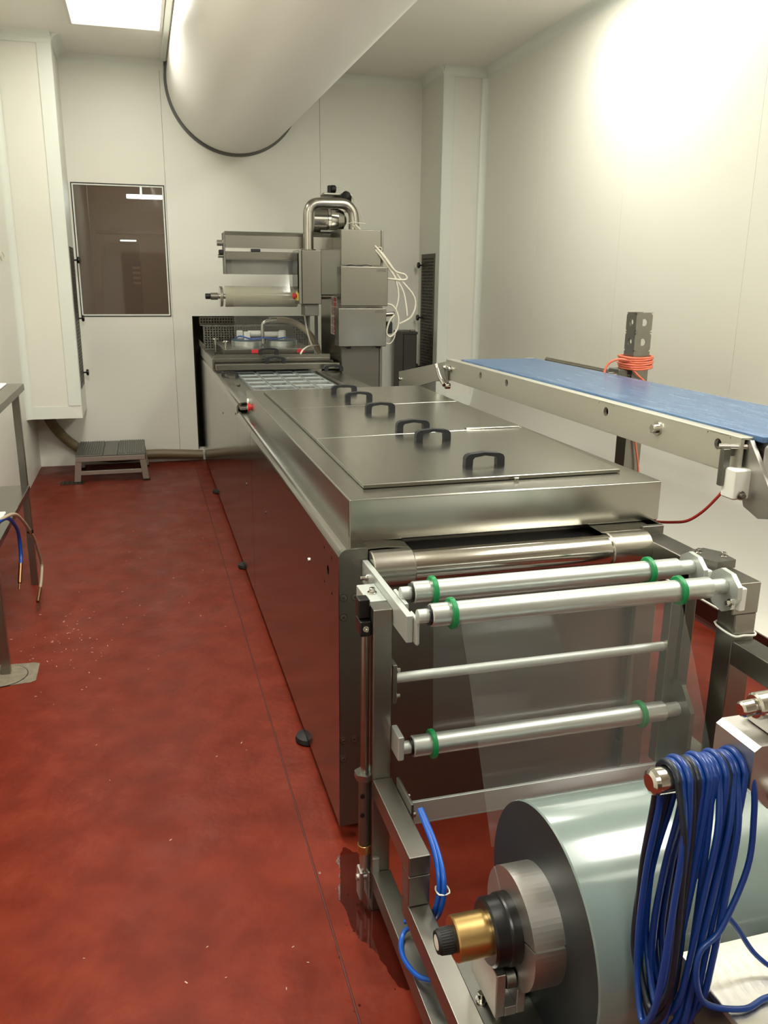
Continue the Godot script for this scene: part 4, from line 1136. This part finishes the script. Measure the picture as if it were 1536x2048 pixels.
	tb("tie", M.cable_white, ca, [V(1.49, 1.99, -6.35), V(1.53, 2.005, -6.33), V(1.58, 2.0, -6.33), V(1.63, 1.995, -6.33)], 0.003, 6)
	bx("valve", M.handle, ca, V(1.75, 1.21, -6.22), V(1.80, 1.30, -6.17), 0.008)
	cy("valve_stub", M.steel, ca, V(1.74, 1.35, -6.19), V(1.82, 1.355, -6.19), 0.016, 14)
	# grey waste box in the corner
	var w = thing("waste_bin", V(2.3, 0, -7.4), "slim dark grey box standing in front of the corner duct casing", "bin")
	bx("body", M.bin, w, V(2.23, 0.0, -7.6), V(2.36, 1.14, -7.3), 0.012)
	bx("rim", M.bin, w, V(2.225, 1.13, -7.605), V(2.365, 1.155, -7.295), 0.006)
	bx("clip", M.steel, w, V(2.30, 1.155, -7.36), V(2.35, 1.17, -7.32), 0.003)

func conveyor():
	var t = thing("belt_conveyor", V(1.85, 0.9, -3.2), "steel framed conveyor with a wide blue belt and folded far end", "conveyor")
	var y0 = 1.073; var y1 = 1.18
	for s in [[1.6, 1.612, 1.648], [2.118, 2.106, 2.07]]:
		var m = MB.new()
		var hl = []
		for hz in [-3.9153, -3.5962, -2.7047, -2.0675]: hl.append(Vector2(1.146 - y0, hz + 4.42))
		plate_with_holes(m, V(s[0], y0, -4.42), V(0, 1, 0), V(0, 0, 1), V(s[1] - s[0], 0, 0), y1 - y0, 2.45, hl, 0.0165)
		m.box(V(s[0], y1 - 0.006, -4.42), V(s[2], y1 + 0.002, -1.97), 0.002)
		m.box(V(s[0], y0, -4.42), V(s[2], y0 + 0.004, -1.97), 0.001)
		put(m, "side_frame", M.frame_light, t)
	bx("belt", M.belt, t, V(1.640, 1.17, -4.30), V(2.078, 1.19, -1.93), 0.004)
	bx("belt_return", M.belt, t, V(1.66, 1.085, -4.25), V(2.06, 1.093, -2.0), 0.002)
	bolt("pivot_bolt", M.bright, t, V(1.6, 1.14, -2.375), V(-1, 0, 0), 0.016, 0.022)
	# folded far section
	for x in [1.6, 2.106]:
		var m = MB.new()
		m.prism([Vector2(-5.33, 1.019), Vector2(-4.34, 1.182), Vector2(-4.36, 1.075), Vector2(-4.55, 1.05), Vector2(-5.03, 0.95), Vector2(-5.32, 0.923)], V(x, 0, 0), V(0, 0, 1), V(0, 1, 0), V(0.012, 0, 0))
		put(m, "nose_plate", M.frame_light, t)
	var m2 = MB.new()
	m2.quad(V(1.63, 1.01, -5.3), V(2.09, 1.01, -5.3), V(2.09, 1.175, -4.34), V(1.63, 1.175, -4.34))
	m2.quad(V(1.63, 0.955, -5.3), V(2.09, 0.955, -5.3), V(2.09, 1.08, -4.45), V(1.63, 1.08, -4.45))
	put(m2, "nose_belt", M.belt, t)
	cy("nose_axle", M.bright, t, V(1.585, 0.975, -5.28), V(2.13, 0.975, -5.28), 0.012, 14)
	cy("nose_roller", M.dull, t, V(1.63, 0.985, -5.29), V(2.09, 0.985, -5.29), 0.03, 20)
	bx("under_tray", M.frame_light, t, V(1.75, 1.03, -4.30), V(2.1, 1.07, -3.55), 0.002)
	for z in [-4.33, -4.41]: bolt("joint_bolt", M.bright, t, V(1.6, 1.135, z), V(-1, 0, 0), 0.012, 0.022)
	tb("clamp_lever", M.bright, t, [V(1.565, 1.148, -4.49), V(1.57, 1.12, -4.475), V(1.57, 1.08, -4.43), V(1.575, 1.045, -4.37)], 0.012, 10)
	bx("lever_plate", M.steel, t, V(1.580, 1.03, -4.40), V(1.598, 1.14, -4.36), 0.006)
	cy("lever_pivot", M.bright, t, V(1.572, 1.042, -4.35), V(1.60, 1.042, -4.35), 0.016, 16, 0.002)
	# driven near end
	m2 = MB.new()
	m2.lathe(V(1.66, 1.135, -1.93), V(1, 0, 0), [[0, 0], [0.05, 0.0], [0.053, 0.003], [0.053, 0.397], [0.05, 0.40], [0, 0.40]], 40)
	put(m2, "drive_drum", M.cast, t)
	m2 = MB.new()
	m2.prism([Vector2(-2.03, 1.165), Vector2(-1.96, 1.175), Vector2(-1.83, 1.02), Vector2(-1.81, 0.985), Vector2(-1.89, 0.965), Vector2(-1.955, 0.985)], V(1.622, 0, 0), V(0, 0, 1), V(0, 1, 0), V(0.014, 0, 0))
	put(m2, "end_bracket", M.cast, t)
	m2 = MB.new()
	m2.box(V(1.636, 1.07, -1.93), V(1.70, 1.175, -1.86), 0.015)
	put(m2, "bearing_housing", M.cast, t)
	bx("scraper_block", M.plastic_white, t, V(1.572, 1.008, -2.0), V(1.63, 1.095, -1.94), 0.006)
	bx("block_clip", M.dull, t, V(1.560, 1.04, -2.005), V(1.585, 1.148, -1.985), 0.003)
	bx("block_clip", M.dull, t, V(1.585, 1.125, -2.005), V(1.625, 1.15, -1.99), 0.002)
	bolt("block_bolt", M.frame, t, V(1.597, 1.022, -1.94), V(0, 0, 1), 0.009, 0.014)
	cy("tension_screw", M.bright, t, V(1.56, 1.152, -2.01), V(1.625, 1.155, -1.97), 0.008, 12)
	# upright with adjusting holes, tied in by a round rail
	m2 = MB.new()
	var px0 = 2.2; var px1 = 2.285; var pz0 = -3.60; var pz1 = -3.515
	m2.box(V(px0, 0.02, pz0), V(px0 + 0.004, 1.17, pz1)); m2.box(V(px1 - 0.004, 0.02, pz0), V(px1, 1.17, pz1)); m2.box(V(px0, 0.02, pz1 - 0.004), V(px1, 1.17, pz1)); m2.box(V(px0, 0.02, pz0), V(px1, 1.17, pz0 + 0.004))
	put(m2, "upright", M.frame, t)
	m2 = MB.new()   # upper piece with round through-holes
	for f in [[V(px0, 1.17, pz0), V(0, 0, 1), V(0.004, 0, 0)], [V(px0, 1.17, pz0), V(1, 0, 0), V(0, 0, 0.004)], [V(px0, 1.17, pz1 - 0.004), V(1, 0, 0), V(0, 0, 0.004)]]:
		plate_with_holes(m2, f[0], f[1], V(0, 1, 0), f[2], 0.085, 0.295, [Vector2(0.0425, 0.16), Vector2(0.0425, 0.25)], 0.0165)
	put(m2, "upright_head", M.frame, t)
	bx("upright_foot", M.frame, t, V(2.17, 0.0, -3.63), V(2.315, 0.02, -3.485), 0.004)
	cy("tie_rail", M.guard_steel, t, V(2.165, 1.178, -4.33), V(2.165, 1.178, -3.62), 0.0145, 20, 0.001)
	cy("tie_rail", M.guard_steel, t, V(2.10, 1.17, -3.56), V(2.30, 1.17, -3.56), 0.02, 20, 0.001)
	bx("rail_clamp", M.dull, t, V(2.14, 1.14, -3.63), V(2.19, 1.205, -3.53), 0.006)
	bx("cross_tie", M.dull, t, V(2.11, 1.09, -3.58), V(2.2, 1.13, -3.54), 0.002)
	bx("upright", M.frame, t, V(2.13, 0.0, -2.16), V(2.2, 1.10, -2.09), 0.003)
	# orange cable wound round the upright
	var o = thing("orange_cable", V(2.24, 1.2, -3.55), "orange cable wound round the conveyor upright with loose ends hanging", "cable")
	var a = 0.012
	for k in 6:
		var y = 1.203 + 0.0105 * k
		var w = 0.004 * (k % 3)
		tb("winding", M.cable_orange, o, [V(px0 - a - w, y + 0.004, pz1 + a), V((px0 + px1) / 2, y + 0.002, pz1 + a + 0.004), V(px1 + a, y + 0.012 - 0.004 * (k % 2), pz1 + a), V(px1 + a, y + 0.012, pz0 - a), V((px0 + px1) / 2, y + 0.008, pz0 - a), V(px0 - a - w, y + 0.006, pz0 - a)], 0.0055, 7, true, 4)
	tb("loose_end", M.cable_orange, o, [V(2.19, 1.245, -3.50), V(2.15, 1.25, -3.55), V(2.115, 1.23, -3.58), V(2.10, 1.19, -3.59), V(2.102, 1.16, -3.58)], 0.0055, 7)
	tb("loose_end", M.cable_orange, o, [V(2.185, 1.215, -3.50), V(2.22, 1.18, -3.495), V(2.26, 1.145, -3.49), V(2.275, 1.10, -3.50), V(2.24, 1.02, -3.50), V(2.235, 0.9, -3.50), V(2.27, 0.7, -3.49), V(2.26, 0.5, -3.48), V(2.25, 0.3, -3.48)], 0.005, 7)
	var r = tb("power_cable", M.cable_red, self, [V(1.487, 0.87, -2.30), V(1.53, 0.866, -2.24), V(1.56, 0.878, -2.18), V(1.566, 0.90, -2.12), V(1.57, 0.945, -2.06), V(1.575, 1.0, -2.01), V(1.585, 1.03, -1.995)], 0.0045, 8)
	tag(r, "thin red cable curving from the hood to the conveyor end", "cable")

func plate_with_holes(m: MB, o: Vector3, ax: Vector3, ay: Vector3, th: Vector3, w: float, h: float, holes: Array, r: float):
	# strips between the holes, and around each hole a fan from the circle to its square cell
	var ys = [0.0]
	for c in holes:
		ys.append(c.y - w / 2 if c.y - w / 2 > ys[-1] else ys[-1]); ys.append(min(c.y + w / 2, h))
	ys.append(h)
	var f = func(p): return o + ax * p.x + ay * p.y
	for i in range(0, ys.size(), 2):
		if ys[i + 1] - ys[i] > 1e-5: m.box(f.call(Vector2(0, ys[i])), f.call(Vector2(w, ys[i + 1])) + th)
	for j in holes.size():
		var c = holes[j]
		var lo = ys[1 + 2 * j]; var hi = ys[2 + 2 * j]
		var N = 24
		var edge = func(a):
			var d = Vector2(cos(a), sin(a))
			var k = INF
			if abs(d.x) > 1e-6: k = min(k, ((w if d.x > 0 else 0.0) - c.x) / d.x)
			if abs(d.y) > 1e-6: k = min(k, ((hi if d.y > 0 else lo) - c.y) / d.y)
			return c + d * k
		for i in N:
			var a0 = TAU * (i + 0.5) / N; var a1 = TAU * (i + 1.5) / N
			var p0 = c + Vector2(cos(a0), sin(a0)) * r; var p1 = c + Vector2(cos(a1), sin(a1)) * r
			var q0 = edge.call(a0); var q1 = edge.call(a1)
			var nn = th.normalized()
			m.quad(f.call(p0), f.call(p1), f.call(q1), f.call(q0), -nn)
			m.quad(f.call(p0) + th, f.call(p1) + th, f.call(q1) + th, f.call(q0) + th, nn)
			m.quad(f.call(p0), f.call(p1), f.call(p1) + th, f.call(p0) + th)

func cable_stand():
	var t = thing("reel_stand", V(1.0, 0, -0.75), "aluminium stand with a round bar and scratched plate beside the film reel", "stand")
	var m = MB.new()
	m.lathe(V(0.648, 0.918, -0.90), V(1, 0, 0), [[0, 0.0], [0.012, 0], [0.0175, 0.003], [0.0195, 0.009], [0.0195, 0.16], [0, 0.16]], 36)
	put(m, "bar", M.bright, t)
	m = MB.new()
	m.prism([Vector2(0.79, 0.965), Vector2(0.80, 0.972), Vector2(1.0, 0.972), Vector2(1.0, 0.85), Vector2(0.86, 0.85), Vector2(0.825, 0.868), Vector2(0.79, 0.905)], V(0, 0, -0.95), Vector3.RIGHT, Vector3.UP, V(0, 0, 0.085))
	put(m, "bracket", M.cast, t)
	bolt("bracket_bolt", M.bright, t, V(0.838, 0.893, -0.865), V(0, 0, 1), 0.012, 0.02)
	m = MB.new()
	m.cyl(V(0.79, 1.01, -0.905), V(0.815, 1.012, -0.905), 0.012, 20, 0.003); m.cyl(V(0.813, 1.012, -0.905), V(0.90, 1.015, -0.905), 0.02, 24, 0.003)
	put(m, "locking_pin", M.bright, t)
	bx("pin_block", M.cast, t, V(0.83, 0.972, -0.94), V(0.99, 1.0, -0.87), 0.004)
	bx("post", M.frame, t, V(1.0, 0.0, -0.94), V(1.06, 1.0, -0.88), 0.003)
	bx("plate", M.scratch, t, V(0.776, 0.538, -0.952), V(1.06, 0.55, -0.55), 0.003)
	bx("plate_apron", M.frame, t, V(0.784, 0.45, -0.94), V(0.794, 0.538, -0.56), 0.002)
	bx("post", M.frame, t, V(1.0, 0.0, -0.62), V(1.06, 0.538, -0.56), 0.003)
	# the hank of cable on the bar
	var c = thing("cable_coil", V(0.74, 0.45, -0.9), "hank of bright blue and dark blue cable hung over the round bar", "cable")
	var N = 15
	for i in N:
		var f = i / float(N - 1)
		var x0 = 0.680 + 0.104 * f + rng.randf_range(-0.0012, 0.0012)
		var dark = i in [0, 3, 4, 11]
		var R = 0.0195 + 0.0055 + (0.004 if i % 4 == 2 else 0.0)
		var w = 0.034 + rng.randf() * 0.032
		var w2 = 0.028 + rng.randf() * 0.03
		var b = 0.462 + rng.randf() * 0.07 - 0.02 * f
		var s1 = 0.004 - 0.032 * f + rng.randf_range(-0.014, 0.014)
		var s2 = 0.010 - 0.05 * f + rng.randf_range(-0.014, 0.014)
		var zc = -0.90
		var P = []
		for k in 7:
			var a = PI * k / 6.0
			P.append(V(x0, 0.918 + sin(a) * R, zc + cos(a) * R))
		P.append(V(x0 + s2 * 0.3, 0.85, zc - w * 0.6)); P.append(V(x0 + s2 * 0.7, 0.74, zc - w * 0.95)); P.append(V(x0 + s2, 0.62, zc - w * 1.05)); P.append(V(x0 + s2, b + 0.05, zc - w * 0.8))
		P.append(V(x0 + (s1 + s2) / 2, b, zc))
		P.append(V(x0 + s1, b + 0.05, zc + w2 * 0.6)); P.append(V(x0 + s1, 0.62, zc + w2 * 0.8)); P.append(V(x0 + s1 * 0.7, 0.74, zc + w2 * 0.85)); P.append(V(x0 + s1 * 0.3, 0.85, zc + w2 * 0.7 + 0.006))
		tb("cable_loop", M.cable_dark if dark else M.cable_blue, c, P, 0.0051, 8, true, 5)
	tb("loose_cable", M.cable_blue, c, [V(0.789, 0.942, -0.885), V(0.797, 0.915, -0.868), V(0.802, 0.86, -0.862), V(0.797, 0.78, -0.855), V(0.757, 0.692, -0.845), V(0.722, 0.665, -0.84), V(0.718, 0.615, -0.835), V(0.745, 0.565, -0.838), V(0.80, 0.557, -0.823), V(0.852, 0.557, -0.832), V(0.93, 0.558, -0.82)], 0.0048, 8)
	tb("loose_cable", M.cable_blue, c, [V(0.775, 0.72, -0.935), V(0.80, 0.675, -0.925), V(0.835, 0.63, -0.905), V(0.868, 0.58, -0.885), V(0.91, 0.557, -0.865), V(1.0, 0.556, -0.85)], 0.0042, 8)

func left_side():
	# steel table by the left wall
	var t = thing("steel_table", V(-0.78, 0, -4.05), "narrow stainless steel table with a shelf standing at the left wall", "table")
	bx("top", M.steel, t, V(-0.925, 1.035, -4.64), V(-0.605, 1.072, -2.0), 0.004)
	bx("shelf", M.steel, t, V(-0.925, 0.515, -4.62), V(-0.625, 0.545, -2.0), 0.003)
	for p in [[-0.665, -4.62], [-0.655, -3.51], [-0.655, -2.1], [-0.92, -4.62], [-0.92, -3.51]]:
		bx("leg", M.frame, t, V(p[0], 0.0, p[1]), V(p[0] + 0.034, 1.036, p[1] + 0.034), 0.002)
	tag(bx("white_sheet", M.paper, self, V(-0.9, 1.073, -4.6), V(-0.68, 1.08, -3.7), 0.002), "white sheet lying on top of the steel table", "sheet")
	tag(bx("white_tray", M.paper, self, V(-0.92, 0.546, -4.05), V(-0.662, 0.556, -3.52), 0.003), "white sheet lying on the table shelf under the air hoses", "sheet")
	var h = tb("air_hose", M.cable_blue, self, [V(-0.75, 0.57, -3.56), V(-0.66, 0.60, -3.62), V(-0.615, 0.60, -3.76), V(-0.60, 0.53, -3.87), V(-0.60, 0.46, -3.93), V(-0.60, 0.38, -3.925), V(-0.60, 0.345, -3.89)], 0.0085, 10)
	tag(h, "blue air hose hanging from the table shelf with brass end", "hose")
	cy("hose_fitting", M.gold_fit, h, V(-0.60, 0.35, -3.893), V(-0.605, 0.275, -3.84), 0.009, 12)
	cy("hose_nipple", M.gold_fit, h, V(-0.605, 0.275, -3.84), V(-0.607, 0.25, -3.825), 0.005, 10)
	h = tb("air_hose", M.clear_hose, self, [V(-0.75, 0.57, -3.44), V(-0.67, 0.60, -3.6), V(-0.60, 0.605, -3.8), V(-0.585, 0.53, -3.97), V(-0.58, 0.43, -4.13), V(-0.58, 0.345, -4.26), V(-0.58, 0.24, -4.36), V(-0.58, 0.165, -4.41), V(-0.58, 0.11, -4.33), V(-0.58, 0.09, -4.26)], 0.0075, 10)
	tag(h, "grey air hose hanging from the table shelf nearly to the floor", "hose")
	cy("hose_fitting", M.gold_fit, h, V(-0.58, 0.092, -4.27), V(-0.583, 0.06, -4.16), 0.009, 12)
	var ring = tb("hose_clip", M.cable_dark, h, [V(-0.588, 0.43, -4.12), V(-0.57, 0.44, -4.12), V(-0.57, 0.42, -4.14), V(-0.588, 0.42, -4.14)], 0.004, 6, true, 3)
	var wl = tb("wire_loop", M.cable_white, self, [V(XL + 0.006, 1.76, -6.62), V(XL + 0.01, 1.755, -6.67), V(XL + 0.012, 1.735, -6.70), V(XL + 0.01, 1.71, -6.69), V(XL + 0.006, 1.705, -6.64), V(XL + 0.004, 1.73, -6.60)], 0.003, 6, true)
	tag(wl, "small loop of thin wire on the left wall", "wire")
	# step stool
	var s = thing("step_stool", V(-0.32, 0, -7.2), "low aluminium step stool with ribbed treads under the window", "stool")
	var y = 0.235
	bx("top_frame", M.tread_frame, s, V(-0.585, 0.175, -6.99), V(-0.05, 0.215, -6.95), 0.003)
	bx("top_frame", M.tread_frame, s, V(-0.585, 0.175, -7.55), V(-0.05, 0.215, -7.51), 0.003)
	bx("top_frame", M.tread_frame, s, V(-0.585, 0.175, -7.51), V(-0.548, 0.215, -6.99), 0.003)
	bx("top_frame", M.tread_frame, s, V(-0.087, 0.175, -7.51), V(-0.05, 0.215, -6.99), 0.003)
	for p in [[-0.59, -7.0], [-0.095, -7.0], [-0.59, -7.54], [-0.095, -7.54]]:
		var m = MB.new()
		var out = -0.018 if p[0] < -0.3 else 0.018
		m.prism([Vector2(p[0] + out, 0.012), Vector2(p[0] + out + 0.048, 0.012), Vector2(p[0] + 0.048, 0.176), Vector2(p[0], 0.176)], V(0, 0, p[1]), Vector3.RIGHT, Vector3.UP, V(0, 0, 0.04))
		var lg = put(m, "leg", M.tread_frame, s)
		bx("rubber_foot", M.rubber, lg, V(p[0] + out - 0.002, 0.0, p[1] - 0.002), V(p[0] + out + 0.055, 0.014, p[1] + 0.044), 0.003)
	bx("stretcher", M.tread_frame, s, V(-0.555, 0.065, -6.985), V(-0.085, 0.098, -6.965), 0.002)
	bx("stretcher", M.tread_frame, s, V(-0.555, 0.065, -7.535), V(-0.085, 0.098, -7.515), 0.002)
	for q in [[-0.585, -0.378], [-0.374, -0.266], [-0.262, -0.05]]:
		var tr = bx("tread", M.tread, s, V(q[0], 0.215, -7.55), V(q[1], 0.229, -6.95), 0.002)
		if q[1] - q[0] > 0.15:
			var m = MB.new()
			for k in 11:
				m.box(V(q[0] + 0.008 + k * 0.0183, 0.229, -7.54), V(q[0] + 0.017 + k * 0.0183, 0.236, -6.96), 0.001)
			put(m, "ribs", M.tread, tr)
	# drain hose along the foot of the back wall
	var d = MB.new()
	var hp = [V(-0.84, 0.56, -7.42), V(-0.82, 0.47, -7.50), V(-0.765, 0.34, -7.57), V(-0.66, 0.21, -7.61), V(-0.50, 0.10, -7.625), V(-0.30, 0.06, -7.63), V(-0.02, 0.082, -7.63), V(0.2, 0.075, -7.63), V(0.45, 0.06, -7.62)]
	d.tube(hp, 0.04, 14)
	var n = 110
	for i in n:
		var f = float(i) / n * 8.0
		var k = int(f)
		var a = hp[k - 1] if k > 0 else hp[0] * 2.0 - hp[1]
		var e = hp[k + 2] if k < 7 else hp[8] * 2.0 - hp[7]
		var p = hp[k].cubic_interpolate(hp[k + 1], a, e, f - k)
		var q = hp[k].cubic_interpolate(hp[k + 1], a, e, min(f - k + 0.03, 1.0))
		d.cyl(p, p + (q - p).normalized() * 0.006, 0.0425, 14)
	tag(put(d, "drain_hose", M.hose, self), "ribbed brown drain hose running down and along the back wall", "hose")

func small_things():
	# drain covers set in the floor
	var t = thing("floor_drain", V(-0.63, 0, -3.47), "round grey drain cover in a square patch under the table leg", "drain")
	var m = MB.new()
	m.prism([Vector2(-0.80, -3.59), Vector2(-0.535, -3.575), Vector2(-0.517, -3.56), Vector2(-0.515, -3.40), Vector2(-0.535, -3.385), Vector2(-0.80, -3.36)], V(0, 0.0003, 0), V(1, 0, 0), V(0, 0, 1), V(0, 0.0022, 0))
	put(m, "patch", M.concrete, t)
	cy("cover", M.concrete, t, V(-0.655, 0.0012, -3.47), V(-0.655, 0.0055, -3.47), 0.0995, 48, 0.0012)
	m = MB.new()
	m.ring(V(-0.655, 0.0015, -3.47), V(-0.655, 0.0042, -3.47), 0.1025, 0.0998, 48, 0.0004)
	put(m, "groove_shade_ring", M.rubber, t)  # black ring, shade of the groove round the cover put into colour
	t = thing("floor_drain", V(-0.61, 0, -7.0), "small grey metal plate let into the floor at the stool", "drain")
	bx("plate", M.dull_plate, t, V(-0.715, 0.0003, -7.05), V(-0.535, 0.004, -6.93), 0.001)
	for k in 5: bx("rib", M.dull, t, V(-0.70 + k * 0.033, 0.004, -7.03), V(-0.692 + k * 0.033, 0.007, -6.95), 0.0)
	# wet patch at the foot of the machine
	m = MB.new()
	# one low film of water: overlapping rounded pools merged on a grid
	var blobs = [[0.47, -1.97, 0.04, 0.09], [0.475, -1.84, 0.05, 0.10], [0.45, -1.74, 0.035, 0.06], [0.485, -1.66, 0.035, 0.08], [0.43, -1.85, 0.02, 0.04], [0.50, -1.56, 0.025, 0.06]]
	var noise_ = FastNoiseLite.new()
	noise_.seed = 5; noise_.frequency = 22.0
	var field = func(x, z):
		var f = 0.0
		for b in blobs: f += exp(-(pow((x - b[0]) / b[2], 2) + pow((z - b[1]) / b[3], 2)))
		return f + 0.22 * noise_.get_noise_2d(x, z) - 0.55
	var g = 0.004
	for i in 70:
		for j in 170:
			var x = 0.33 + i * g; var z = -2.15 + j * g
			var c4 = [field.call(x, z), field.call(x + g, z), field.call(x + g, z + g), field.call(x, z + g)]
			var q4 = [V(x, 0.0007, z), V(x + g, 0.0007, z), V(x + g, 0.0007, z + g), V(x, 0.0007, z + g)]
			var poly = []
			for k in 4:
				var k1 = (k + 1) % 4
				if c4[k] > 0: poly.append(q4[k])
				if (c4[k] > 0) != (c4[k1] > 0): poly.append(q4[k].lerp(q4[k1], c4[k] / (c4[k] - c4[k1])))
			for k in range(1, poly.size() - 1): m.tri(poly[0], poly[k], poly[k + 1], Vector3.UP, Vector3.UP, Vector3.UP)
	for d in 16:
		var c = V(0.36 + rng.randf() * 0.12, 0.0006, -2.1 + rng.randf() * 0.62)
		var s = 0.001 + rng.randf() * 0.003
		for i in 10:
			var a0 = TAU * i / 10; var a1 = TAU * (i + 1) / 10
			m.tri(c, c + V(cos(a0) * s, 0, sin(a0) * s * 1.4), c + V(cos(a1) * s, 0, sin(a1) * s * 1.4), Vector3.UP, Vector3.UP, Vector3.UP)
	var w = put(m, "puddle", M.water, self)
	tag(w, "wet puddle on the red floor at the foot of the machine", "puddle")
	# pale crumbs scattered on the floor
	m = MB.new()
	for k in 110:
		var p = V(0, 0, 0)
		if k < 70: p = V(-0.45 + rng.randfn() * 0.13, 0.0002, -3.75 + rng.randfn() * 0.25)
		else: p = V(-0.3 + rng.randf() * 0.6, 0.0002, -5.5 + rng.randf() * 4.2)
		p.x = clamp(p.x, -0.9, 0.35)
		var s = 0.0008 + rng.randf() * 0.0016
		m.x = Transform3D(Basis(Vector3.UP, rng.randf() * TAU), p)
		m.box(V(-s * 2.2, 0, -s * 0.6), V(s * 2.2, 0.0012, s * 0.6))
	m.x = Transform3D.IDENTITY
	var fl = put(m, "crumbs", M.fleck, self)
	tag(fl, "pale crumbs scattered over the red floor", "crumbs")
	fl.set_meta("kind", "stuff")
